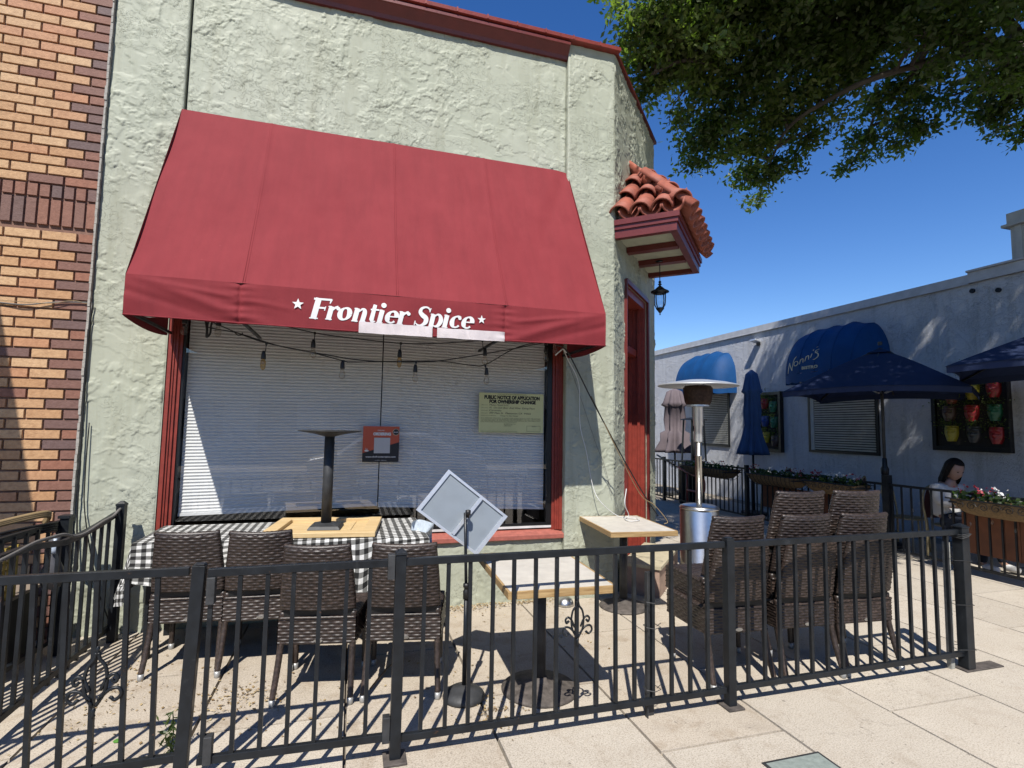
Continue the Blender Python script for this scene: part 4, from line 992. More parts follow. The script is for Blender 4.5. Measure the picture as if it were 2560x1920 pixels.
chair(-.545, 3.90, -3, 'brown wicker chair behind and left of the foremost chair at the checked table', G1)
chair(-.165, 3.40, -10, 'foremost brown wicker chair, overlapping its left neighbour before the wooden panel', G1)
chair(.335, 3.33, -10, 'rightmost brown wicker chair at the checked table, beside the sign pole', G1)
for (x, y, n_, nm) in ((2.44, 2.93, 2, 'left'), (2.97, 2.90, 3, 'middle'), (3.45, 2.87, 3, 'right')):
    for k in range(n_):
        wh = 'bottom' if k == 0 else ('top' if k == n_-1 else 'second')
        chair(x+.04*k, y+.085*k, -4-k*.8, '%s brown wicker chair of the %s stack inside the fence' % (wh, nm), G2, .145*k)

# ------------------------------------------------------------------ checked table
ct = thing('long_table', 'long table under the checked cloth against the window', 'table', (-.45, 4.45, 0))
TZ = .800
B().prism([(-.905, -.19, TZ-.035), (1.0, -.40, TZ-.035), (1.0, .40, TZ-.035), (-.905, .40, TZ-.035)], (0, 0, .029)).obj('tabletop', M['grey_wood'], ct)
for sx_ in (-.84, .9):
    for sy_ in (-.12, .32): B().bar((sx_, sy_, 0), (sx_, sy_, TZ-.04), .04).obj('leg', M['black'], ct)
cx0, cx1, cy1 = -1.375, .565, 4.868
def cloth():
    Lx0, Lx1, Ly = .34, .03, .23
    W_ = (cx1-cx0)+Lx0+Lx1; D_ = (cy1-4.1)+.44
    def f(u, v):
        a = cx0-Lx0+W_*u; t_ = v*D_; y = cy1-t_
        cy0 = 4.235-.125*(min(max(a, cx0), cx1)-cx0); ex = max(0, cx0-a); exr = max(0, a-cx1); ey = max(0, cy0-y)
        nn = noise.noise(Vector((a*3, t_*3, 0)))
        hang = .17+.05*math.sin(a*5+1)+(.12*math.exp(-((a-.10)/.12)**2))
        ey = min(ey, .34)*(hang/.26 if ey > 0 else 1)
        x = max(a, cx0) if ex > 0 else min(a, cx1); yy = max(y, cy0); z = TZ
        fold = math.sin(a*26+nn*3)*.5+math.sin(a*11+2)*.5
        if ey > 0:
            z -= ey; yy -= .010+ey*.18*(.6+.4*fold); x += .02*nn*ey/.2
        if ex > 0:
            z -= ex*.95; x -= .012+ex*.22*(.6+.4*math.sin(t_*20+nn*3)); yy += .02*nn
        if exr > 0: z -= exr*.8; x += .01
        wr_ = .0016*noise.noise(Vector((a*16, t_*16, 3))) + (.006*abs(noise.noise(Vector((a*22, t_*9, 1)))) if a > .25 else 0)
        z += wr_
        if ey > 0 and ex > 0: z += min(ex, ey)*.5
        return (x, yy, z)
    b = B().grid(f, 260, 120, uv=lambda u, v: (u*W_, v*D_))
    o = b.obj('tablecloth', M['gingham'], None, True); tag(o, 'black and white checked cloth draped over the long table by the window', 'tablecloth')
cloth()
pl = tag(B().grid(lambda u, v: at(1030+u*52, 1306+v*50, y=4.25)+Vector((0, .05*math.sin(u*5+v*4), .015*math.sin(v*9+u*3)))-Vector((0, 0, .0)), 14, 14).obj('plastic_bag', simple('pale_blue_film', (.55, .62, .68), .3, var=.1, vscale=30, bmp=.01, bscale=20), None, True), 'crumpled pale plastic sheet at the right corner of the checked cloth', 'bag')
# upturned table
ut = thing('upturned_table', 'pedestal table lying upside down on the checked cloth, round base in the air', 'table', (-.165, 4.455, TZ+.006), rad(-7))
PW0, PW1, PD0, PD1 = -.40, .40, -.335, .335
b = B().box(PW0, PW1, PD0, PD0+.085, 0, .036).box(PW0, PW1, PD1-.085, PD1, 0, .036).box(PW0, PW0+.095, PD0+.086, PD1-.086, 0, .036).box(PW1-.095, PW1, PD0+.086, PD1-.086, 0, .036)
b.obj('frame', M['pine'], ut, bevel=.004); B().box(PW0+.095, PW1-.095, PD0+.085, PD1-.085, 0, .008).obj('panel', M['pine'], ut)
B().box(.17, .20, PD0+.085, PD1-.085, .008, .014).obj('batten', M['pine'], ut)
b = B(); b.add([(-.12,-.12,.014),(.12,-.12,.014),(.12,.12,.014),(-.12,.12,.014),(-.105,-.105,.036),(.105,-.105,.036),(.105,.105,.036),(-.105,.105,.036),(-.05,-.05,.052),(.05,-.05,.052),(.05,.05,.052),(-.05,.05,.052)],
   [(3,2,1,0),(0,1,5,4),(1,2,6,5),(2,3,7,6),(3,0,4,7),(4,5,9,8),(5,6,10,9),(6,7,11,10),(7,4,8,11),(8,9,10,11)]); b.obj('mounting_plate', M['iron'], ut)
B().lathe([(.040, .05), (.038, .725)], n=20).obj('column', M['iron'], ut, True)
B().lathe([(.038, .715), (.06, .722), (.12, .738), (.21, .752), (.238, .757), (.240, .764), (.22, .765), (.1, .760), (0, .758)], n=40).obj('round_base', M['iron'], ut, True)
for sx_ in (-.06, .055): pass

# ------------------------------------------------------------------ sign on a stand
sg_ = thing('sign_stand', 'tilted metal frame sign on a thin pole with a domed base, seen from behind', 'sign stand', (.705, 3.27, 0))
B().lathe([(0, .0), (.125, .0), (.128, .012), (.118, .03), (.085, .052), (.03, .066), (.018, .075), (0, .075)], n=32).obj('base', M['iron'], sg_, True)
B().tube([(0, 0, .07), (0, 0, .62)], .0135, 12).obj('pole', M['black'], sg_, True); B().tube([(0, 0, .60), (-.018, 0, 1.09)], .0095, 12).obj('pole', M['black'], sg_, True)
B().lathe([(.0, .57), (.019, .575), (.020, .62), (.014, .63), (.013, .64), (.02, .645), (.02, .665), (0, .67)], n=14).obj('collar', M['blackcable'], sg_, True)
TL, LL, RR, BB = [Vector(at(*p, y=3.30)) for p in ((1126.8, 1176.5), (1042, 1277.6), (1272.6, 1293.6), (1192, 1390))]
oc = (TL+LL+RR+BB)/4
tiltm = lambda p: Vector((p.x, 3.335+(p.z-1.0)*.14, p.z))
TL, LL, RR, BB = map(tiltm, (TL, LL, RR, BB)); so_ = Vector((.705, 3.27, 0))
nrm = (RR-TL).cross(LL-TL).normalized()
if nrm.y > 0: nrm = -nrm
def q4(f): c = (TL+LL+RR+BB)/4; return [c+(p-c)*f for p in (TL, RR, BB, LL)]
P4 = [p-so_ for p in q4(1.0)]; I4 = [p-so_ for p in q4(.90)]
b = B()
for i in range(4):
    j = (i+1) % 4; b.prism([P4[i], P4[j], I4[j], I4[i]], nrm*.012)
b.obj('frame', M['alu'], sg_)
J4 = [p-so_+nrm*.002 for p in q4(.905)]
B().prism(J4, -nrm*.004).obj('back_panel', M['sheet'], sg_)
m1 = (TL+RR)/2-so_; m2 = (LL+BB)/2-so_
f1 = J4[0]*.42+J4[1]*.58; f2 = J4[3]*.42+J4[2]*.58
B().bar(f1+nrm*.010, f2+nrm*.010, .022, .012, up=nrm).obj('bracket', M['alu'], sg_)
c0 = (f1+f2)/2
B().tube([(0, 0, 1.06), (0, .0, 1.10), tuple(c0+nrm*.02+Vector((0, 0, .02)))], .009, 8).lathe([(0, 1.07), (.017, 1.075), (.017, 1.105), (0, 1.11)], n=10).obj('pivot', M['blackcable'], sg_, True)

# ------------------------------------------------------------------ pedestal tables
def ptable(label, cx, cy, w_, d_, z, rz, bx, by, br):
    t_ = thing('pedestal_table', label, 'table', (cx, cy, 0), rad(rz), 'pedestal tables with white tops')
    B().box(-w_/2+.014, w_/2-.014, -d_/2+.014, d_/2-.014, z-.03, z-.001).obj('tabletop', M['lacq'], t_)
    b = B().box(-w_/2, w_/2, -d_/2, -d_/2+.0135, z-.042, z).box(-w_/2, w_/2, d_/2-.0135, d_/2, z-.042, z).box(-w_/2, -w_/2+.0135, -d_/2+.014, d_/2-.014, z-.042, z).box(w_/2-.0135, w_/2, -d_/2+.014, d_/2-.014, z-.042, z)
    b.obj('edging', M['edgewood'], t_, bevel=.002)
    B().lathe([(.036, .06), (.036, z-.045)], (bx, by, 0), 20).obj('column', M['iron'], t_, True)
    B().lathe([(0, 0), (br, 0), (br+.004, .008), (br-.01, .02), (br*.7, .032), (br*.35, .05), (.05, .062), (.045, .08), (0, .08)], (bx, by, 0), 40).obj('base', M['ironrust'], t_, True)
    B().box(bx-.12, bx+.12, by-.12, by+.12, z-.044, z-.031).obj('mounting_plate', M['iron'], t_)
ptable('white topped pedestal table in the middle, its edge just behind the front fence', 1.165, 3.24, .63, .89, .740, -2, .015, .015, .235)
ptable('white topped pedestal table against the wall at the building corner', 2.40, 4.40, .60, .80, .772, -5, .03, .11, .215)

# ------------------------------------------------------------------ door step box
sp_ = thing('door_step', 'low cream topped wooden step box outside the corner door', 'step')
b = B(); cbox(b, .12, 1.18, .03, .43, .27, .30); b.obj('top', simple('cream_board', (.52, .46, .32), .7, var=.15, vscale=12), sp_)
b = B(); cbox(b, .14, 1.16, .04, .41, 0, .269); b.obj('side', simple('pinkish_board', (.38, .26, .20), .75, var=.2, vscale=10), sp_)

# ------------------------------------------------------------------ patio heater
hd = at(1743, 940, z=2.1); HX, HYY = 3.47, 4.80
ht = thing('patio_heater', 'stainless steel mushroom patio heater behind the stacked chairs', 'patio heater', (HX, HYY, 0))
B().lathe([(0, .02), (.20, .02), (.20, .05), (.192, .06), (.192, .80), (.185, .812), (.192, .82), (.190, .838), (.16, .852), (.06, .862), (.04, .87), (0, .87)], n=48).obj('tank_housing', M['steel'], ht, True)
B().lathe([(.196, .815), (.199, .822), (.196, .83)], n=48).obj('trim_ring', M['steel'], ht, True)
B().lathe([(.034, .86), (.034, 1.35), (.036, 1.352), (.036, 1.36), (.0325, 1.362), (.0325, 1.72)], n=24).obj('pole', M['steel'], ht, True)
B().lathe([(.04, 1.50), (.042, 1.505), (.042, 1.66), (.052, 1.67), (.052, 1.86), (.06, 1.875)], n=24).obj('control_housing', M['alu'], ht, True)
bm_ = B().lathe([(.09, 1.875), (.12, 1.89), (.135, 1.92), (.15, 2.02), (.148, 2.06), (.13, 2.085), (.0, 2.09)], n=36); bm_.obj('burner_screen', M['darkheat'], ht, True)
b = B()
for k in range(24):
    a = k*math.pi/12; b.box(-.004, .004, -.02, .02, 0, .018); b.xf(Matrix.Translation((.105*math.cos(a), .105*math.sin(a), 1.868)) @ Matrix.Rotation(a, 4, 'Z'), len(b.v)-8)
b.obj('vent_ring', M['alu'], ht)
b = B().lathe([(0, 2.150), (.12, 2.146), (.30, 2.118), (.39, 2.095), (.405, 2.085), (.405, 2.080), (.385, 2.090), (.30, 2.110), (.12, 2.138), (0, 2.142)], n=48, wob=lambda i, t_: 1+.012*abs(math.sin(4*t_))); b.obj('reflector', M['alu'], ht, True)
b = B()
for k in range(3):
    a = k*2.1+.3; b.tube([(.10*math.cos(a), .10*math.sin(a), 2.08), (.10*math.cos(a), .10*math.sin(a), 2.14)], .006, 6)
b.obj('standoff', M['alu'], ht)
dl = thing('clamp_lamp_shade', 'shiny aluminium dome lamp shade lying on the ground by the wall', 'lamp shade', tuple(at(1412, 1512, z=0)))
B().lathe([(.085, .003), (.083, .02), (.065, .055), (.035, .075), (.0, .08)], n=28).obj('shade', M['steel'], dl, True)
tag(B().lathe([(0, 0), (.018, 0), (.022, .04), (0, .042)], tuple(at(1433, 1493, z=0)), 12).obj('paper_cup', M['coral'], None, True), 'small red cup on the ground beside the dome shade', 'cup')

# ------------------------------------------------------------------ bistro building
BX = 9.0
bi = thing('bistro_building', 'long low white stucco bistro building with blue awnings on the right', 'building')
b = B().box(BX, BX+.4, -2, 24, -.03, 3.93); b.obj('wall', M['wstucco'], bi)
B().box(BX+.4, BX+12, -2, 24, 3.4, 3.5).obj('roof', M['concrete'], bi)
B().box(BX-.035, BX+.42, 5.68, 24, 3.932, 4.07).box(BX-.045, BX-.036, 5.68, 24, 3.92, 3.935).obj('coping', simple('white_coping', (.60, .62, .66), .6), bi)
B().box(BX-.06, BX+.42, 4.95, 5.679, 3.932, 4.09).box(BX-.10, BX+.42, 4.95, 5.679, 4.091, 4.12).obj('coping_return', simple('white_coping_block', (.58, .60, .64), .6), bi)
pb_ = B().box(BX-.05, BX+.5, 4.3, 5.10, 4.121, 4.60)
for k in range(5): pb_.box(BX-.07, BX-.051, 4.36+k*.15, 4.44+k*.15, 4.13, 4.6)
pb_.box(BX-.13, BX+.58, 4.22, 5.17, 4.601, 4.64).box(BX-.09, BX+.5, 4.3, 5.12, 4.641, 4.80).obj('corner_pillar', simple('grey_white_pillar', (.52, .55, .56), .6), bi)
b = B()
for y_, z_ in ((5.65, 3.81), (5.31, 3.74)): b.lathe([(0, 0), (.035, 0), (.035, .03), (.0, .03)], n=12).xf(Matrix.Translation((BX-.002, y_, z_)) @ Matrix.Rotation(rad(-90), 4, 'Y'), len(b.v)-48)
b.obj('vent_hole', M['black'], bi)
def bwin(y0, y1, z0_, z1, lab=None):
    wn = B().box(BX-.004, BX-.002, y0, y1, z0_, z1).obj('window', M['interior'], bi)
    B().box(BX-.03, BX-.005, y0, y0+.05, z0_, z1).box(BX-.03, BX-.005, y1-.05, y1, z0_, z1).box(BX-.032, BX-.005, y0, y1, z0_, z0_+.045).box(BX-.03, BX-.005, y0+.05, y1-.05, z1-.05, z1).obj('frame', M['blackwin'], wn)
    sm_ = B().box(0, .012, 0, y1-y0-.22, 0, .030).mesh('slat', M['slatblind'])
    z_ = z0_+.06
    while z_ < z1-.06:
        q = bpy.data.objects.new('slat', sm_); COL.objects.link(q); q.parent = wn; q.location = (BX-.022, y0+.07, z_); q.rotation_euler = (0, rad(-14), 0); z_ += .046
    B().box(BX-.026, BX-.008, y1-.14, y1-.055, z0_+.045, z1-.05).obj('jamb', M['slatblind'], wn)
bwin(7.24, 8.77, 1.22, 2.62); bwin(11.17, 12.68, 1.22, 2.62)
def us5(u): return (u-.14)/.18*2*math.pi
def dome(y0, y1, zt, zb, dep, label, scal=False):
    th = thing('blue_awning', label, 'awning', (BX, (y0+y1)/2, 0)); hw_ = (y1-y0)/2; zv = zb+.16
    def sh(u, v):
        yy = (2*u-1); e = max(0, 1-abs(yy)**4.5)**(1/2.6); ph = v*math.pi/2
        return (-dep*e*math.cos(ph)-.004, yy*hw_, zv+(zt-zv)*(e*math.sin(ph)) + .012*math.sin(yy*14)*(1 if v > .9 else .3)*math.sin(ph)+.010*math.cos(us5(u)))
    B().grid(sh, 72, 24).obj('canopy', M['blueawn'], th, True)
    for us_ in (.14, .32, .5, .68, .86):
        B().tube([tuple(Vector(sh(us_, v_))+Vector((-.003, 0, .003))) for v_ in np.linspace(0, 1, 14)], .005, 5).obj('seam', M['blueawn'], th, True)
    def vl(u, v):
        yy = (2*u-1); e = max(0, 1-abs(yy)**4.5)**(1/2.6); return (-dep*e-.004, yy*hw_, zv-.16*v-(.028*abs(math.sin(u*math.pi*9)) if v == 1 else 0))
    B().grid(vl, 108, 3).obj('valance', M['blueawn'], th, True)
    return th, hw_, zv
dome(10.9, 12.95, 3.64, 2.55, .62, 'smaller blue dome awning at the far end of the white wall')
bigA, hwA, zvA = dome(6.97, 8.98, 3.68, 2.60, .66, 'larger blue dome awning with cursive gold lettering on the white wall')
# logo laid on the dome surface
lg = B(); cyA = (6.97+8.98)/2
def surf(y, z, off):
    yy = (y-cyA)/hwA; e = max(0, 1-abs(yy)**4.5)**(1/2.6); s_ = max(-1, min(1, (z-zvA)/((3.68-zvA)*e))); 
    return (-.66*e*math.cos(math.asin(max(0, s_)))-.004-off, y-cyA, z)
lay2 = [0]
def s2(pts, wdt, k=4):
    lay2[0] += 1; P = smoothpts([(a, c, 0) for a, c in pts], k) if len(pts) > 2 else [Vector((pts[0][0]+(pts[1][0]-pts[0][0])*f, pts[0][1]+(pts[1][1]-pts[0][1])*f, 0)) for f in (0, .33, .66, 1)]
    o = len(lg.v)
    for i, p in enumerate(P):
        d = P[min(i+1, len(P)-1)]-P[max(i-1, 0)]; d.normalize(); n_ = Vector((-d.y, d.x, 0))*wdt/2*(1-.5*abs(2*i/len(P)-1))
        for q in (p+n_, p-n_): lg.v.append(surf(*LM(q.x, q.y), .008+lay2[0]*.0003))
    for i in range(len(P)-1): lg.f.append((o+2*i, o+2*i+1, o+2*i+3, o+2*i+2))
def LM(u, v):  # u to the right in the picture (towards -Y), v up; measured plane x = 8.4
    return 8.66-u*.84, 2.84+v*.45
s2([(.02, -.12), (.06, .30), (.07, .34)], .035); s2([(.06, .34), (.16, .02), (.17, .0)], .04); s2([(.17, .0), (.20, .42), (.24, .55), (.27, .60)], .03)
s2([(.30, .36), (.24, .36), (.23, .22), (.29, .18), (.35, .26), (.33, .36), (.29, .38)], .03)
s2([(.40, .22), (.42, .44)], .03); s2([(.41, .36), (.46, .46), (.49, .42), (.50, .28)], .03); s2([(.55, .32), (.57, .54)], .03); s2([(.56, .46), (.61, .56), (.64, .52), (.65, .38)], .03)
s2([(.70, .44), (.72, .62)], .03); s2([(.735, .74), (.74, .80)], .03); s2([(.80, .86), (.84, .90)], .025)
s2([(.90, .78), (.82, .74), (.81, .66), (.89, .58), (.90, .46), (.82, .36), (.77, .36)], .032); s2([(.80, .62), (.88, .70)], .02)
vs, fs = text_mesh('BISTRO', .13, 1.0, 0, .004); mx = max(v[0] for v in vs)
lay2[0] += 1; o_ = len(lg.v); lg.v += [surf(*LM(.47+v[0]/mx*.45, -.02+v[1]*1.35), .012) for v in vs]; lg.f += [tuple(i+o_ for i in f) for f in fs]
lg.obj('lettering', M['gold'], bigA)
fl = thing('flood_light', 'small grey wall flood light between the two blue awnings', 'light', (BX, 10.13, 3.66))
B().box(-.20, -.03, -.10, .10, .0, .045).xf(Matrix.Rotation(rad(14), 4, 'Y')).obj('lamp_head', M['alu'], fl, bevel=.01); B().box(-.05, 0, -.04, .04, -.05, .05).obj('mount', M['iron'], fl)
# living wall panels with face pots
def leaves(n, fn, size, nm, mt, par=None, aspect=.5, seed=1, tone=None, **kw):
    rng = np.random.default_rng(seed); C_ = np.array([fn(rng) for _ in range(n)]); 
    d = rng.normal(size=(n, 3)); d /= np.linalg.norm(d, axis=1)[:, None]; e = rng.normal(size=(n, 3)); e -= d*(d*e).sum(1)[:, None]; e /= np.linalg.norm(e, axis=1)[:, None]
    s_ = size*rng.uniform(.6, 1.25, n)[:, None]
    v = np.stack([C_-d*s_/2, C_+e*s_*aspect/2, C_+d*s_/2, C_-e*s_*aspect/2], 1).reshape(-1, 3)
    me = bpy.data.meshes.new(nm); me.from_pydata(v.tolist(), [], np.arange(4*n).reshape(-1, 4).tolist()); me.materials.append(mt)
    a = me.attributes.new('tone', 'FLOAT', 'POINT'); tn = rng.uniform(0, 1, n) if tone is None else np.clip(tone+rng.uniform(-.3, .3, n), 0, 1)
    a.data.foreach_set('value', np.repeat(tn, 4).astype('f'))
    o = bpy.data.objects.new(nm, me); COL.objects.link(o)
    if par: o.parent = par
    for k, v_ in kw.items(): o[k] = v_
    return o
potc = {'y': (.45, .38, .03), 'r': (.38, .02, .025), 'g': (.02, .16, .09), 'k': (.10, .06, .05), 'd': (.04, .04, .045), 'b': (.03, .08, .35), 'p': (.28, .07, .03)}
for k, c in potc.items(): M['pot'+k] = simple('glazed_pot_'+{'y': 'yellow', 'r': 'red', 'g': 'green', 'k': 'brown', 'd': 'dark', 'b': 'blue', 'p': 'rust'}[k], c, .4, var=.15)
def facemesh(k):
    b = B()
    def f(u, v):
        a = (u-.5)*math.pi; z = (v-.55)*.24; w__ = .098*(1-.55*max(0, .5-v)**1.4*2.2); dpt = .085*math.cos(a)*(1 if v < .9 else .8)
        nose = .030*math.exp(-(a/.20)**2)*math.exp(-((v-.50)/.10)**2); eye = -.016*(math.exp(-((a-.55)/.2)**2)+math.exp(-((a+.55)/.2)**2))*math.exp(-((v-.63)/.05)**2)
        lips = .010*math.exp(-(a/.35)**2)*(math.exp(-((v-.29)/.025)**2)+math.exp(-((v-.22)/.025)**2)); brow = .010*math.exp(-((abs(a)-.5)/.35)**2)*math.exp(-((v-.72)/.03)**2)
        return (-dpt-nose-eye-lips-brow, -w__*math.sin(a), z)
    return b.grid(f, 30, 34).mesh('face_pot', M['pot'+k], True)
FM = {k: facemesh(k) for k in potc}
def lwall(label, y0, y1, z0_, z1, pots, seed):
    t_ = thing('plant_wall', label, 'wall planter', (BX, (y0+y1)/2, 0))
    h = (y1-y0)/2
    B().box(-.05, -.004, -h, h, z0_, z1).obj('backboard', M['interior'], t_)
    B().box(-.10, -.051, -h, -h+.06, z0_, z1).box(-.10, -.051, h-.06, h, z0_, z1).box(-.10, -.051, -h+.06, h-.06, z0_, z0_+.07).box(-.10, -.051, -h+.06, h-.06, z1-.07, z1).obj('frame', M['blackwin'], t_)
    pp = []
    for (fy, fz, k) in pots:
        q = linkobj('face_pot', FM[k], t_, (-.055, h-fy*2*h, z0_+fz*(z1-z0_))); pp.append((h-fy*2*h, z0_+fz*(z1-z0_)))
    def fn(rng):
        c = pp[rng.integers(len(pp))]; ang = rng.uniform(0, 6.28); rr = abs(rng.normal(0, .10))
        return (-.09-rng.uniform(0, .09), c[0]+rr*math.cos(ang)*1.3, c[1]+.15+rr*.7*math.sin(ang)*(1 if rng.random() > .3 else 2)-.0)
    leaves(1300, fn, .034, 'trailing_leaves', M['plant'], t_, .6, seed, .85, kind='stuff')
lwall('black framed plant wall with nine coloured face pots at the right', 5.23, 6.28, 1.37, 2.44, [(.28, .80, 'p'), (.56, .85, 'y'), (.83, .87, 'r'), (.24, .55, 'k'), (.54, .55, 'r'), (.83, .55, 'g'), (.26, .26, 'y'), (.56, .25, 'd'), (.84, .24, 'r')], 5)
lwall('narrow black framed plant wall partly behind the closed blue umbrella', 9.44, 10.5, 1.17, 2.50, [(.55, .82, 'r'), (.78, .76, 'g'), (.30, .72, 'y'), (.55, .52, 'b'), (.80, .50, 'g'), (.30, .42, 'r'), (.58, .25, 'y'), (.82, .2, 'k')], 6)

# ------------------------------------------------------------------ bistro fence and planters
FX = 6.95
bf = thing('bistro_fence', 'black picket fence of the bistro terrace hung with planters', 'fence', (FX, 6, 0))
pk3 = B().box(-.009, .009, -.009, .009, .09, .93).mesh('picket', M['black'])
y = 3.2
while y < 12.4: linkobj('picket', pk3, bf, (0, y-6, 0)); y += .125
B().bar((0, -2.9, .935), (0, 6.5, .935), .034, .03).obj('rail', M['black'], bf); B().bar((0, -2.9, .09), (0, 6.5, .09), .03, .03).obj('rail', M['black'], bf)
for yy in (5.52, 8.2, 10.9, 12.4): B().bar((0, yy-6, 0), (0, yy-6, 1.0 if yy != 5.52 else 1.06), .06 if yy != 5.52 else .085).obj('post', M['black'], bf)
def planter(label, y0, y1, style, fl_seed, flowers=True):
    t_ = thing('fence_planter', label, 'planter', (FX-.02, (y0+y1)/2, .88), 0, 'coir planters hung on the bistro fence'); h = (y1-y0)/2; R_ = .17
    def f(u, v):
        yy = (2*u-1)*h; e = max(0, 1-abs(2*u-1)**8)**.5; a = math.pi*v
        return (-R_*math.cos(a)*(.75+.25*e)-.05, yy*(1-.10*math.sin(a)), -R_*1.05*math.sin(a)*e**.5+.006*noise.noise(Vector((yy*12, v*5, 1))))
    B().grid(f, 50, 16).obj('coir_liner', M['coco'], t_, True)
    B().box(-R_-.04, R_-.06, -h*.96, h*.96, -.05, -.03).obj('soil', M['interior'], t_)
    b = B(); n_ = int((y1-y0)/.095)
    if style == 'bars':
        for k in range(n_+1):
            yy = -h+.03+k*(2*h-.06)/n_; b.tube([(-(R_+.006)*math.cos(a)-.05, yy*(1-.10*math.sin(a)), -(R_+.008)*1.05*math.sin(a)) for a in np.linspace(0, math.pi*.8, 8)], .004, 5)
    else:
        k = 0; yy = -h+.09
        while yy < h-.08:
            b.tube([(-(R_+.006)-.046+.012*(j/14), yy+.055*math.cos(j*.75)*(1-j/16)*(1 if k % 2 else -1), -.06+.05*math.sin(j*.75)*(1-j/16)) for j in range(14)], .0035, 5); yy += .12; k += 1
        b.tube([(-(R_+.01)-.045, -h, -.004), (-(R_+.01)-.045, h, -.004)], .004, 5)
    b.tube([(-(R_+.005)-.05, -h, .004), (-(R_+.005)-.05, h, .004)], .006, 5).tube([(R_-.05, -h, .004), (R_-.05, h, .004)], .006, 5)
    b.obj('basket', M['black'], t_)
    leaves(330, lambda r: (r.uniform(-.2, .1), r.uniform(-h*.95, h*.95), r.uniform(-.02, .09)), .055, 'leaves', M['plant'], t_, .7, fl_seed, .3, kind='stuff')
    if flowers:
        rng = random.Random(fl_seed)
        for mt_, nm in (('fred', 'red_flowers'), ('fwhite', 'white_flowers')):
            cs = [rng.uniform(-h*.9, h*.9) for _ in range(4)]
            leaves(70, lambda r: (r.normal(-.06, .04), cs[r.integers(4)]+r.normal(0, .035), r.uniform(.05, .16)), .034, nm, M[mt_], t_, .8, fl_seed+9, kind='stuff')
planter('coir basket planter at the far left end of the bistro fence, behind the heater pole', 8.42, 9.95, 'bars', 21)
planter('barred coir planter left of the rusty scroll planter, red and white flowers', 6.83, 7.98, 'bars', 22)
planter('coir planter with iron scrollwork just left of the navy umbrella pole', 5.80, 6.72, 'scroll', 23)
planter('coir planter with iron scrollwork at the right edge of the photo', 3.30, 4.62, 'scroll', 24)
def woodbox(label, y0, y1, z0_, z1, xoff=.07):
    t_ = thing('wooden_screen', label, 'wooden screen', (FX+xoff, (y0+y1)/2, 0), 0); h = (y1-y0)/2; n_ = max(1, int(2*h/.14)); pm = B().box(0, .02, .003, 2*h/n_-.003, z0_, z1).mesh('plank', M['orangewood'])
    for k in range(n_): linkobj('plank', pm, t_, (0, -h+k*2*h/n_, 0))
    B().box(.021, .045, -h, h, z0_+.05, z0_+.1).box(.021, .045, -h, h, z1-.1, z1-.05).obj('batten', M['orangewood'], t_)
    return t_
woodbox('orange stained wood panel behind the bistro fence at the right edge', 3.2, 4.66, .24, .70)
woodbox('orange stained wood panel under the scrollwork planter', 5.75, 6.75, .05, .70)
woodbox('orange stained wood panel under the barred planter', 6.80, 7.9, .30, .68)
# fence lights: small string along rail near right
b = B()
for k in range(9):
    yy = 3.4+k*.22; b.lathe([(0, -.09), (.016, -.075), (.018, -.05), (.009, -.03), (0, -.03)], (FX-.03, yy, .70-(k % 2)*.05), 8)
tag(b.obj('fence_bulbs', M['glassbulb'], None, True), 'row of small clear bulbs hanging low on the bistro fence at the right', 'string lights')
# red hand rail
hr = thing('hand_rail', 'coral red tubular hand rail at the bistro gate behind the heater', 'hand rail', (FX+.1, 9.6, 0))
B().tube(smoothpts([(-.1, .75, .80), (-.1, .45, .72), (-.1, .1, .66), (-.1, -.10, .64), (-.1, -.16, .58), (-.1, -.17, .45), (-.1, -.14, .36), (-.1, -.02, .34), (-.1, .42, .34)], 5), .022, 10).tube([(-.1, .42, .70), (-.1, .42, 0)], .022, 10).obj('tube', M['coral'], hr, True)
B().tube([(-.1, .76, .80), (-.1, 1.6, 1.02)], .022, 8).obj('black_rail', M['black'], hr, True)
# dark cylinder + tower heater
cyl = thing('black_bin', 'black cylindrical bin with a steel band beside the mauve umbrella', 'bin', (7.3, 10.35, 0))
B().lathe([(0, 0), (.27, 0), (.27, .80), (.27, .92), (.25, .94), (0, .94)], n=32).obj('body', M['black'], cyl, True); B().lathe([(.273, .83), (.274, .835), (.274, .90), (.273, .905)], n=32).obj('band', M['steel'], cyl, True)
th_ = thing('tower_heater', 'black square tower heater with flat cap in front of the far window', 'patio heater', (7.75, 10.9, 0))
b = B()
for sx_ in (-.16, .16):
    for sy_ in (-.16, .16): b.bar((sx_*1.2, sy_*1.2, .9), (sx_, sy_, 1.86), .03)
b.obj('frame', M['black'], th_); B().lathe([(0, 0), (.24, 0), (.24, .9), (0, .9)], n=4).obj('base', M['black'], th_); B().lathe([(.05, .92), (.05, 1.84)], n=12).obj('tube', M['iron'], th_, True)
B().lathe([(0, 1.93), (.10, 1.92), (.30, 1.88), (.31, 1.86), (.12, 1.865), (0, 1.865)], n=4).xf(Matrix.Rotation(rad(45), 4, 'Z')).obj('cap', M['black'], th_)

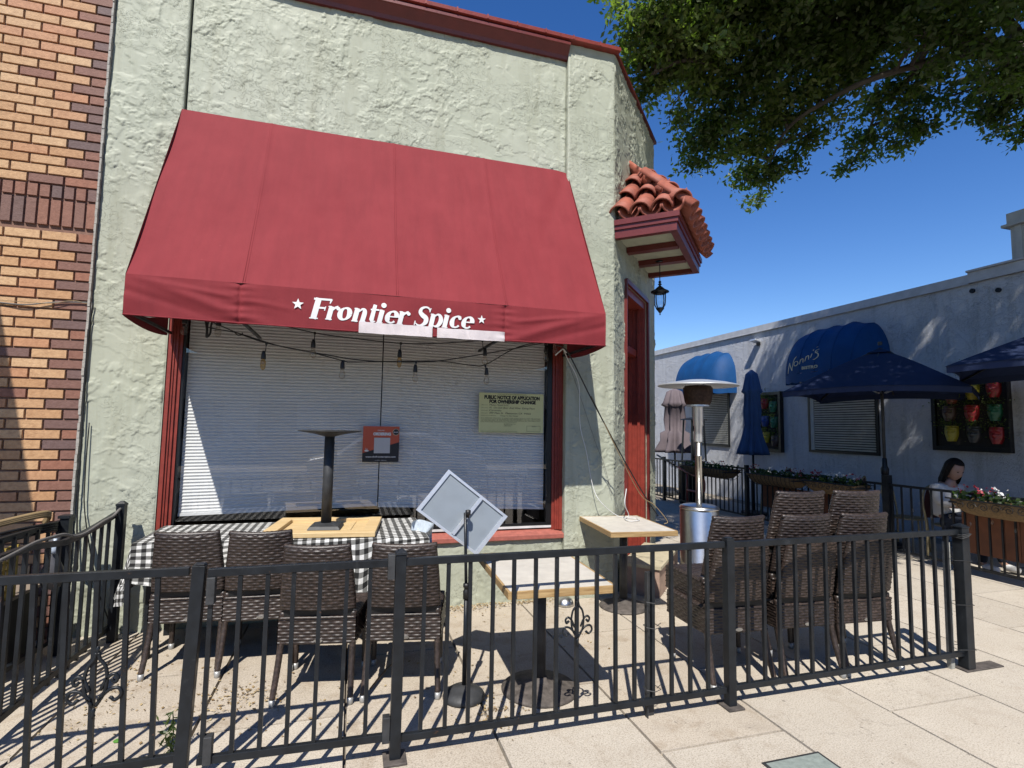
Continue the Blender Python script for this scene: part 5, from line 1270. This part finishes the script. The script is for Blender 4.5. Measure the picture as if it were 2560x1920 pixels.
# ------------------------------------------------------------------ umbrellas
def closed_umb(label, x, y, ztop, zbot, rmax, mt, name='closed_umbrella', pole=True, seed=0, pinch=.55):
    t_ = thing(name, label, 'umbrella', (x, y, 0)); H_ = ztop-zbot
    prof = [(.02, ztop), (rmax*.42, ztop-.05*H_), (rmax*.62, ztop-.22*H_), (rmax*.72, ztop-.26*H_), (rmax*.52, ztop-.29*H_), (rmax*.58, ztop-.5*H_), (rmax*.50, ztop-.66*H_), (rmax*pinch, ztop-.70*H_), (rmax*.72, ztop-.82*H_), (rmax*.95, ztop-.95*H_), (rmax*1.0, zbot), (rmax*.85, zbot+.02), (.04, zbot+.12)]
    B().lathe(prof, n=64, wob=lambda i, t__: 1+(.10+.02*i)*math.sin(8*t__+seed+i*.12)*(1 if i > 0 else 0)+.03*math.sin(19*t__+i)).obj('canopy', mt, t_, True)
    if pole: B().tube([(0, 0, .0), (0, 0, zbot+.3)], .022, 10).obj('pole', M['black'], t_, True); B().lathe([(0, 0), (.24, 0), (.24, .05), (.05, .08), (0, .08)], n=24).obj('base', M['iron'], t_)
closed_umb('closed blue umbrella standing in front of the narrow plant wall', 7.6, 8.78, 2.84, 1.16, .24, M['blueumb'], seed=1)
closed_umb('closed mauve umbrella at the far left end of the bistro terrace', 7.9, 11.9, 2.68, 1.05, .42, M['mauve'], seed=2, pinch=.75)
def open_umb(label, x, y, zap, zed, half, rz, name='open_umbrella', polelean=0, zs=None):
    t_ = thing(name, label, 'umbrella', (x, y, 0), rad(rz))
    def cp(u, v):   # v: 0 apex .. 1 edge, u around square
        k = int(u*4) % 4; f = u*4-int(u*4) if u < 1 else 1; k = 3 if u >= 1 else k
        cs = [(-1, -1), (1, -1), (1, 1), (-1, 1)]; a, c = cs[k], cs[(k+1) % 4]
        ex, ey = a[0]+(c[0]-a[0])*f, a[1]+(c[1]-a[1])*f
        sagm = 4*f*(1-f); z_ = zap+(zed-zap)*(v**.92)+.05*v*(1-v) + .06*sagm*v*v
        r_ = half*(1-.035*sagm*v); return (ex*v*r_, ey*v*r_, z_-.10*(1-v)**6)
    B().grid(cp, 64, 16).obj('canopy', M['navy'], t_, True)
    b = B().grid(lambda u, v: tuple(Vector(cp(u, .985))+Vector((0, 0, -.085*v))), 64, 1); b.obj('valance', M['navy'], t_)
    b = B().grid(lambda u, v: tuple(Vector(cp(u, .02+.12*v))+Vector((0, 0, .045-.02*v))), 32, 2); b.obj('vent_cap', M['navy'], t_, True)
    for k in range(4):
        a = cp(k/4, .98); B().bar((0, 0, zap-.06), (a[0], a[1], a[2]-.02), .02).obj('rib', M['iron'], t_)
        mid = cp(k/4, .52); B().bar((mid[0], mid[1], mid[2]-.03), (mid[0]*.08, mid[1]*.08, zed+.02), .014).obj('strut', M['steel'], t_)
        m_ = cp(k/4+.125, .98); B().bar((0, 0, zap-.06), (m_[0], m_[1], m_[2]-.02), .02).obj('rib', M['iron'], t_)
        m_ = cp(k/4+.125, .6); B().bar((m_[0], m_[1], m_[2]-.03), (m_[0]*.05, m_[1]*.05, zed+.02), .014).obj('strut', M['steel'], t_)
    B().lathe([(.0, zap+.05), (.03, zap+.04), (.03, zap-.01), (0, zap-.01)], n=12).obj('finial', M['iron'], t_)
    B().tube([(0, 0, .9), (polelean*.0, 0, zap-.05)], .021, 12).obj('pole', M['iron'], t_, True)
    B().lathe([(.0, 0), (.26, 0), (.26, .05), (.04, .08), (.035, .9), (.032, 1.0), (.05, 1.02), (.055, 1.10), (.035, 1.14), (.03, 1.25), (.022, 1.26)], n=20).obj('base', M['black'], t_, True)
    B().tube([(0, 0, 1.08), (.09, 0, 1.08), (.11, 0, 1.10)], .008, 6).obj('crank', M['black'], t_)
    return t_
open_umb('open navy umbrella over the bistro tables, nearest the big plant wall', 7.55, 6.02, 2.95, 2.20, 1.08, 30)
open_umb('second open navy umbrella cut off by the right edge of the photo', 8.05, 4.02, 3.02, 2.40, 1.12, 30)

# ------------------------------------------------------------------ bistro chairs, table, person
def bchair(label, x, y, rz, grp='rattan bistro chairs on the terrace'):
    t_ = thing('rattan_chair', label, 'chair', (x, y, 0), rad(rz), grp)
    arch = smoothpts([(-.20, -.20, .0), (-.20, -.20, .45), (-.21, -.23, .70), (-.15, -.26, .88), (0, -.27, .94), (.15, -.26, .88), (.21, -.23, .70), (.20, -.20, .45), (.20, -.20, 0)], 5)
    B().tube(arch, .014, 8).obj('back_frame', M['rattan'], t_, True)
    B().grid(lambda u, v: ((2*u-1)*.18*math.sqrt(max(0, 1-(v*.92)**3)), -.235-.03*v, .52+v*.40), 12, 10).obj('woven_back', M['maroon'], t_)
    B().lathe([(0, .445), (.20, .445), (.215, .455), (.20, .465), (0, .468)], n=24).obj('seat', M['rattan'], t_, True)
    for sx_ in (-.17, .17): B().tube([(sx_, .16, .45), (sx_*1.1, .18, 0)], .013, 8).obj('leg', M['rattan'], t_, True)
bchair('rattan bistro chair with rounded back, empty, left of the seated woman', 7.50, 5.66, 200)
bchair('rattan bistro chair the seated woman is on', 7.43, 5.02, 170)
bchair('rattan bistro chair with rounded back behind the left scrollwork planter', 7.6, 6.75, 30)
bchair('rattan bistro chair with rounded back behind the barred planter', 7.7, 8.35, 20)
bchair('rattan bistro chair with rounded back behind the right scrollwork planter', 7.7, 3.92, 10)
bt = thing('bistro_table', 'small dark bistro table in front of the seated woman', 'table', (7.75, 4.40, 0))
B().lathe([(0, .73), (.33, .73), (.33, .755), (0, .756)], n=32).obj('tabletop', M['interior'], bt); B().tube([(0, 0, .02), (0, 0, .73)], .03, 10).obj('column', M['black'], bt, True); B().lathe([(0, 0), (.22, 0), (.2, .03), (0, .05)], n=24).obj('base', M['black'], bt)

def skin_body(name, verts, edges, radii, mt, parent=None, sub=2):
    me = bpy.data.meshes.new(name); me.from_pydata(verts, edges, []); me.materials.append(mt)
    o = bpy.data.objects.new(name, me); COL.objects.link(o)
    if parent: o.parent = parent
    sk = o.modifiers.new('skin', 'SKIN'); sk.use_smooth_shade = True
    for i, r_ in enumerate(radii):
        sv = me.skin_vertices[0].data[i]; sv.radius = (r_, r_) if not isinstance(r_, tuple) else r_
        sv.use_root = i == 0
    ss = o.modifiers.new('sub', 'SUBSURF'); ss.levels = sub; ss.render_levels = sub
    return o
# faces -Y (towards the street); x right; origin at seat
pe = thing('person', 'woman in a white jacket with dark hair sitting at the bistro terrace, looking down', 'person', (7.38, 5.06, .02), 0)
V = [(0, 0, .52), (0, .02, .66), (0, .02, .82), (0, -.02, .94), (0, -.05, 1.00), (0, -.075, 1.04)]
# arms, legs
V += [(-.16, -.01, .92), (-.21, -.06, .74), (-.17, -.24, .72), (-.10, -.36, .78)]           # 6-9 left arm
V += [(.16, -.01, .92), (.21, -.06, .74), (.17, -.24, .72), (.10, -.36, .78)]               # 10-13
V += [(-.10, -.10, .50), (-.11, -.42, .50), (-.11, -.46, .26), (-.11, -.44, .07), (-.11, -.56, .035)]  # 14-18
V += [(.10, -.10, .50), (.11, -.42, .50), (.11, -.50, .26), (.11, -.52, .07), (.11, -.64, .035)]       # 19-23
E_ = [(0, 1), (1, 2), (2, 3), (3, 4), (4, 5), (3, 6), (6, 7), (7, 8), (8, 9), (3, 10), (10, 11), (11, 12), (12, 13), (0, 14), (14, 15), (15, 16), (16, 17), (17, 18), (0, 19), (19, 20), (20, 21), (21, 22), (22, 23)]
R = [(.17, .13), (.145, .11), (.16, .12), (.10, .08), .055, .052, .062, .05, .042, .028, .062, .05, .042, .028, .09, .068, .052, .036, .032, .09, .068, .052, .036, .032]
skin_body('body', V, E_, R, M['skin'], pe)
jv = [V[i] for i in (0, 1, 2, 3, 6, 7, 8, 10, 11, 12)]; je = [(0, 1), (1, 2), (2, 3), (3, 4), (4, 5), (5, 6), (3, 7), (7, 8), (8, 9)]
jv[6] = (-.14, -.30, .745); jv[9] = (.14, -.30, .745)
skin_body('jacket', jv, je, [(.205, .165), (.175, .14), (.195, .15), (.125, .105), .085, .072, .056, .085, .072, .056], M['jacket'], pe)
tv = [V[i] for i in (0, 14, 15, 16, 17, 19, 20, 21, 22)]; te = [(0, 1), (1, 2), (2, 3), (3, 4), (0, 5), (5, 6), (6, 7), (7, 8)]
skin_body('trousers', tv, te, [(.18, .14), .10, .08, .062, .048, .10, .08, .062, .048], M['jeans'], pe)
for sx_, dy in ((-1, 0), (1, -.08)):
    skin_body('shoe', [(sx_*.11, -.43+dy, .05), (sx_*.11, -.52+dy, .04), (sx_*.11, -.62+dy, .035)], [(0, 1), (1, 2)], [.045, .046, .036], M['white'], pe, 2)
# head: turned down
hb = B()
def headf(u, v):
    a = u*2*math.pi; p_ = v*math.pi; z_ = math.cos(p_); r_ = math.sin(p_)
    x = .074*r_*math.cos(a); y = .098*r_*math.sin(a); zz = .122*z_
    fy = -math.sin(a)*r_
    if fy > 0:
        x *= 1-.28*max(0, -z_)**1.3
        y += -.024*math.exp(-((x)/.014)**2)*math.exp(-((zz+.018)/.024)**2)*(fy > .5)
        y += .010*(math.exp(-((x-.030)/.014)**2)+math.exp(-((x+.030)/.014)**2))*math.exp(-((zz-.010)/.012)**2)
        y -= .007*math.exp(-(x/.024)**2)*(math.exp(-((zz+.058)/.007)**2)+math.exp(-((zz+.070)/.007)**2))
        y -= .010*math.exp(-(x/.03)**2)*math.exp(-((zz+.098)/.016)**2)
    else: y *= .98
    return (x, y, zz)
hb.grid(headf, 48, 40)
for sx_ in (-1, 1): hb.lathe([(0, -.028), (.012, -.02), (.016, 0), (.013, .02), (0, .03)], (sx_*.078, .008, -.01), 10, sx=.5)
HM = Matrix.Translation((0, -.105, 1.155)) @ Matrix.Rotation(rad(-14), 4, 'Z') @ Matrix.Rotation(rad(24), 4, 'X') @ Matrix.Scale(1.10, 4)
hb.xf(HM).obj('head', M['skin'], pe, True)
b = B()
for sx_ in (-1, 1): b.lathe([(0, -.004), (.009, -.002), (.009, .002), (0, .004)], (sx_*.030, -.084, .008), 8)
b.xf(HM).obj('eyes', M['hair'], pe)
def hairf(u, v):
    a = u*2*math.pi; p_ = v*math.pi*.96; fr_ = max(0, -math.sin(a)); k = 1+.03*math.sin(a*17)+.05*noise.noise(Vector((a*6, p_*3, 2)))+.025*math.sin(a*41+p_*5)
    lim = 1.0 if fr_ < .18 else 1.0-.70*min(1, (fr_-.18)/.35)
    p2 = p_*lim; z_ = math.cos(p2); r_ = math.sin(p2)
    x = .088*r_*math.cos(a)*k; y = .112*r_*math.sin(a)*k; zz = .136*z_
    if p2 > 1.6: d = (p2-1.6)/1.4; zz -= .10*d; x = .088*math.cos(a)*(1+.12*d)*k*(1-.35*max(0, d-.6)); y = .112*math.sin(a)*k*(1+.05*d)*(1-.35*max(0, d-.6))
    return (x, y+.006, zz+.004)
B().grid(hairf, 64, 30).xf(HM).obj('hair', M['hair'], pe, True)
# fingers
for sx_ in (-1, 1):
    w0 = Vector((sx_*.10, -.36, .78)); vs = [tuple(w0), tuple(w0+Vector((-sx_*.02, -.06, 0)))]; es = [(0, 1)]; rs_ = [.026, (.034, .016)]
    for k in range(4):
        bs = w0+Vector((-sx_*(.045-.019*k), -.075, 0)); i0 = len(vs); L_ = (.030, .035, .033, .026)[k]
        vs += [tuple(bs), tuple(bs+Vector((0, -L_, -.008))), tuple(bs+Vector((0, -L_*1.6, -.028)))]; es += [(1, i0), (i0, i0+1), (i0+1, i0+2)]; rs_ += [.010, .009, .007]
    i0 = len(vs); bs = w0+Vector((-sx_*.045, -.03, 0)); vs += [tuple(bs), tuple(bs+Vector((-sx_*.022, -.025, -.012)))]; es += [(1, i0), (i0, i0+1)]; rs_ += [.011, .008]
    skin_body('hand', vs, es, rs_, M['skin'], pe, 1)

# ------------------------------------------------------------------ small things on the ground
def lit(rng):
    k = rng.random()
    if k < .42: return (rng.uniform(.55, 1.95), 4.86-abs(rng.normal(0, .06)), .004+rng.random()*.02)
    if k < .55: return (rng.normal(-1.25, .16), rng.normal(3.75, .30), .004+rng.random()*.006)
    if k < .70: return (rng.normal(-.60, .16), rng.normal(3.60, .12), .004+rng.random()*.006)
    if k < .82: return (rng.normal(.85, .08), rng.normal(3.05, .12), .004+rng.random()*.008)
    return (rng.uniform(-1.4, 2.0), rng.uniform(2.9, 4.8), .004+rng.random()*.004)
def flatleaves(n, fn, size, nm, seed):
    o = leaves(n, fn, size, nm, M['litter'], None, .6, seed)
    me = o.data; co = np.empty(len(me.vertices)*3, 'f'); me.vertices.foreach_get('co', co); co = co.reshape(-1, 4, 3); c = co.mean(1, keepdims=True); co = c+(co-c)*np.array([1, 1, .3]); co[:, :, 2] = np.maximum(co[:, :, 2], .002); me.vertices.foreach_set('co', co.reshape(-1)); me.update()
    return o
o = flatleaves(1500, lit, .026, 'leaf_litter', 11); tag(o, 'dry pale leaves scattered on the patio and along the wall foot', 'leaf litter', kind='stuff')
b = B(); wd = thing('weed', 'small green weed growing behind the fence at the lower left', 'plant', tuple(at(425, 1885, z=0)))
leaves(70, lambda r: (r.normal(0, .02), r.normal(0, .02), r.uniform(.0, .20)), .05, 'leaves', M['plant'], wd, .25, 8, .7, kind='stuff'); B().tube([(0, 0, 0), (.01, 0, .10), (0, 0, .20)], .0025, 5).obj('stem', M['plant'], wd)
tag(B().lathe([(0, 0), (.022, .002), (0, .004)], tuple(at(295, 1852, z=.002)), 9).obj('green_leaf', flat('fresh_leaf', (.10, .28, .04)), None), 'single bright green leaf on the patio concrete', 'leaf')
wire('twig', 'pale dry stick lying under the rightmost wicker chair', [at(925, 1722, z=.01), at(960, 1680, z=.02), at(985, 1655, z=.02), at(1000, 1640, z=.01)], .005, M['litter'], cat='twig')
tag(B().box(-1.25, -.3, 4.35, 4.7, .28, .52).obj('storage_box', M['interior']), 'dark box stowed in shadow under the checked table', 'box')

# ------------------------------------------------------------------ tree
tr = thing('street_tree', 'large leafy street tree reaching over from the right', 'tree', (9.6, 1.2, 0))
TO = Vector((9.6, 1.2, 0))
def br(pts, r0_, r1, nm='branch', k=6):
    P = smoothpts([Vector(p)-TO for p in pts], k); n_ = len(P); rs_ = [r0_+(r1-r0_)*i/(n_-1)*1.0 for i in range(n_)]
    rs_ = [q*(1+.06*math.sin(i*1.7)) for i, q in enumerate(rs_)]
    return B().tube(P, rs_, 12).obj(nm, M['bark'], tr, True)
br([(9.6, 1.2, 0), (9.55, 1.25, 1.5), (9.4, 1.5, 3.0), (9.1, 2.0, 4.3)], .30, .22, 'trunk')
def av(px, py, h): return at(px, py, z=h)
limbs = []
def limb(pts, a, c):
    o = br(pts, a, c); P = smoothpts(pts, 4); limbs.extend(P)
L1_ = [(9.1, 2.0, 4.3), av(2620, 190, 6.2), av(2500, 130, 6.5), av(2330, 85, 6.7), av(2180, 50, 6.9), av(1980, 40, 7.0), av(1800, 20, 7.1)]
limb(L1_, .15, .035)
limb([av(2480, 128, 6.5), av(2350, 150, 6.3), av(2200, 190, 6.1), av(2080, 245, 6.0), av(1970, 320, 5.9), av(1920, 420, 5.8)], .055, .014)
limb([av(2260, 60, 6.8), av(2100, 110, 6.7), av(2000, 130, 6.6), av(1850, 170, 6.5), av(1720, 150, 6.3), av(1640, 180, 6.2)], .07, .015)
limb([av(2330, 85, 6.7), av(2280, 190, 6.5), av(2200, 260, 6.4), av(2160, 370, 6.3)], .05, .012)
limb([av(2560, 160, 6.4), av(2520, 240, 6.4), av(2500, 320, 6.3)], .07, .015)
limb([av(2560, 160, 6.4), av(2520, 60, 7.2), av(2380, -40, 7.8), av(2150, -80, 8.0)], .10, .03)
limb([av(2350, -20, 7.6), av(2450, 40, 7.5), av(2570, 20, 7.6)], .05, .02)
limb([(9.1, 2.0, 4.3), (8.6, 2.6, 6.0), (7.8, 3.2, 7.2), (6.5, 3.0, 8.0), (5.0, 2.6, 8.3)], .16, .04)
limb([(9.1, 2.0, 4.3), (9.6, 3.0, 6.0), (9.8, 4.6, 7.2), (9.9, 6.4, 7.8)], .15, .04)
limb([(9.1, 2.0, 4.3), (10.2, .8, 6.0), (11.5, .2, 7.2)], .14, .04)
# leaf clumps: (centre, radius, density)
cl = []
def C_(px, py, h, r_, n_): cl.append((av(px, py, h), r_, n_))
for a in ((1650, 60, 6.6, .50, 1.0), (1640, 150, 6.4, .40, .8), (1610, 215, 6.3, .22, .35), (1700, 240, 6.2, .30, .6), (1740, 120, 6.5, .55, 1.2), (1760, 330, 6.0, .36, .8), (1740, 410, 5.9, .20, .35), (1830, 230, 6.3, .50, 1.1), (1830, 60, 6.8, .6, 1.2), (1850, 360, 6.0, .40, .9), (1890, 440, 5.8, .30, .7), (1900, 500, 5.7, .17, .35),
          (1960, 400, 5.9, .26, .55), (1950, 280, 6.2, .45, 1.0), (1960, 130, 6.6, .55, 1.1), (2030, 330, 6.0, .26, .5), (2060, 230, 6.3, .36, .7), (2090, 60, 6.9, .60, 1.2), (2100, 160, 6.6, .42, .8), (1950, -20, 7.1, .7, 1.3), (2250, 10, 7.0, .6, .9), (2220, 250, 6.4, .34, .7), (2180, 340, 6.3, .28, .5), (2130, 410, 6.2, .22, .45), (2240, 360, 6.2, .20, .4),
          (2300, 300, 6.3, .32, .7), (2320, 190, 6.5, .34, .6), (2380, 240, 6.5, .16, .2), (2500, 265, 6.4, .30, .8), (2550, 230, 6.4, .38, .9), (2450, 115, 5.9, .28, .7), (2320, 85, 6.1, .28, .6), (2540, 175, 5.8, .25, .6), (2380, 40, 6.2, .3, .6), (2480, 200, 6.5, .26, .4), (2455, 290, 6.4, .18, .3), (2420, 20, 7.3, .45, .5), (2540, -10, 7.4, .5, .5), (2380, 100, 6.9, .30, .3), (1800, -60, 7.2, .8, 1.2), (2200, -80, 7.6, .8, 1.2), (2570, 320, 6.3, .2, .4), (2200, 130, 6.6, .3, .4)): C_(*a)
rg = random.Random(5)
for k in range(85):   # the rest of the crown, above and beyond the picture
    while True:
        p = Vector((rg.uniform(3.6, 13.5), rg.uniform(-1.5, 9.6), rg.uniform(6.0, 9.6)))
        q = Vector(((p.x-8.6)/4.9, (p.y-4.0)/5.4, (p.z-6.4)/3.2))
        if q.length < 1 and p.z > 6.1+.6*abs(math.sin(p.x+p.y)): 
            d = (p-Vector((0, 0, CH))); xx = d.dot(rgt)/d.dot(fwd)*FPX+1280 if d.dot(fwd) > .1 else 9999; yy = 960-d.dot(upv)/d.dot(fwd)*FPX if d.dot(fwd) > .1 else -999
            if yy < -110 or xx > 2750 or xx < 0: break
    cl.append((p, rg.uniform(.45, .8), rg.uniform(.5, .95)))
for x_, y_, z_, r_ in ((3.0, 2.3, 7.2, .5), (3.5, 3.0, 7.4, .6), (4.2, 2.6, 7.6, .7), (3.3, 3.9, 7.9, .5), (4.0, 3.8, 7.8, .6), (4.8, 3.4, 7.9, .7), (4.6, 2.0, 7.8, .7), (3.8, 1.8, 7.6, .6), (5.4, 2.7, 8.2, .7), (4.9, 4.3, 8.3, .6), (3.2, 1.4, 7.3, .5), (5.6, 3.9, 8.4, .7), (2.9, 3.1, 7.6, .45)):
    cl.append((Vector((x_, y_, z_)), r_, .9))
rng = np.random.default_rng(9); CC = []; TT = []
for ci, (c, r_, dn) in enumerate(cl):
    n_ = int((2700 if ci < 48 else 1900)*dn*(r_/.5)**1.5) if dn else 0; ns = max(3, int(n_/46)); subs = rng.normal(size=(ns, 3))*np.array([r_, r_, r_*.55])*.62; tw = np.clip(rng.normal(.35, .3), 0, 1)
    pick = rng.integers(ns, size=n_); pts = np.array(c)[None]+subs[pick]+rng.normal(size=(n_, 3))*np.array([.092, .092, .055]); CC.append(pts-np.array(TO)); TT.append(np.full(n_, tw))
CC = np.concatenate(CC); TT = np.concatenate(TT); n_ = len(CC)
d = rng.normal(size=(n_, 3))*np.array([1, 1, .7]); d[:, 2] -= .35; d /= np.linalg.norm(d, axis=1)[:, None]; e = rng.normal(size=(n_, 3)); e -= d*(d*e).sum(1)[:, None]; e /= np.linalg.norm(e, axis=1)[:, None]
s_ = (.092*rng.uniform(.45, 1.35, n_))[:, None]
v = np.stack([CC, CC+d*s_*.5+e*s_*.24, CC+d*s_, CC+d*s_*.5-e*s_*.24], 1).reshape(-1, 3)
me = bpy.data.meshes.new('foliage'); me.from_pydata(v.tolist(), [], np.arange(4*n_).reshape(-1, 4).tolist()); me.materials.append(M['leaf'])
a_ = me.attributes.new('tone', 'FLOAT', 'POINT'); a_.data.foreach_set('value', np.repeat(np.clip(TT+rng.uniform(-.35, .35, n_), 0, 1), 4).astype('f'))
fo = bpy.data.objects.new('foliage', me); COL.objects.link(fo); fo.parent = tr; fo['kind'] = 'stuff'
print('leaves', n_, 'bricks', nb)
# twigs to the clumps
tb = B()
for c, r_, dn in cl:
    q = min(limbs, key=lambda p: (p-c).length); mid = (q+c)/2+Vector((0, 0, .12*(q-c).length)); P = smoothpts([q-TO, mid-TO, c-TO], 4)
    tb.tube(P, [.028-.020*i/(len(P)-1) for i in range(len(P))], 6)
    for k in range(3):
        e_ = c+Vector((rg.uniform(-1, 1), rg.uniform(-1, 1), rg.uniform(-.6, .3)))*r_*.8; tb.tube([P[-3], (P[-1]+e_-TO)/2, e_-TO], .006, 5)
tb.obj('twigs', M['bark'], tr, True, kind='stuff')
# far tree peeping over the bistro roof
ft = thing('far_tree', 'small green tree top just visible beyond the bistro roof', 'tree', (14.5, 26, 0))
leaves(1500, lambda r: (r.normal(0, .35), r.normal(0, .4), 5.35+r.normal(0, .45)), .10, 'foliage', M['plant'], ft, .6, 31, .5, kind='stuff'); B().tube([(0, 0, 0), (0, 0, 5.2)], .12, 8).obj('trunk', M['bark'], ft)
# across the street (reflected in the window)
ob = thing('opposite_building', 'plain pale building across the street behind the camera', 'building', (0, -16, 0))
B().box(-14, 14, -4, 0, 0, 4.6).obj('wall', simple('pale_plaster', (.45, .42, .38), .8), ob)
gm_ = B().box(0, 1.6, 0, .03, .9, 2.6).mesh('window', M['interior'])
for k in range(9): linkobj('window', gm_, ob, (-13+k*3, .0, 0))
# parked car across the kerb (only seen mirrored)
car = thing('parked_car', 'white parked car at the kerb behind the camera', 'car', (1.2, -4.6, 0))
prof = [(-2.2, .35), (-2.2, .75), (-1.5, .9), (-.8, 1.4), (.7, 1.42), (1.5, .98), (2.15, .85), (2.25, .5), (2.2, .3)]
B().prism([(x, -.85, z) for x, z in prof], (0, 1.7, 0)).obj('body', simple('white_car_paint', (.7, .7, .7), .2, var=0), car, bevel=.06)
B().prism([(x*.92, -.86, z) for x, z in ((-.9, 1.0), (-.72, 1.32), (.62, 1.34), (1.25, 1.0))], (0, 1.72, 0)).obj('window_band', M['blackwin'], car)
wh = B().lathe([(0, -.11), (.32, -.11), (.33, .11), (0, .11)], n=20).xf(Matrix.Rotation(rad(90), 4, 'X')).mesh('wheel', M['blackcable'])
for x in (-1.35, 1.4):
    for y in (-.78, .78): linkobj('wheel', wh, car, (x, y, .33))

# real-world albedo level for every painted, stone and cloth surface (metals and glass keep theirs)
for m in bpy.data.materials:
    b_ = m.node_tree.nodes.get('Principled BSDF') if m.use_nodes else None
    if b_ is None or b_.inputs['Metallic'].default_value > .5: continue
    t = m.node_tree; inp = b_.inputs['Base Color']; K = .68
    if inp.is_linked: src = inp.links[0].from_socket; t.links.new(mixc(t, 1.0, src, (K, K, K), 'MULTIPLY'), inp)
    else: inp.default_value = (*[c*K for c in inp.default_value[:3]], 1)
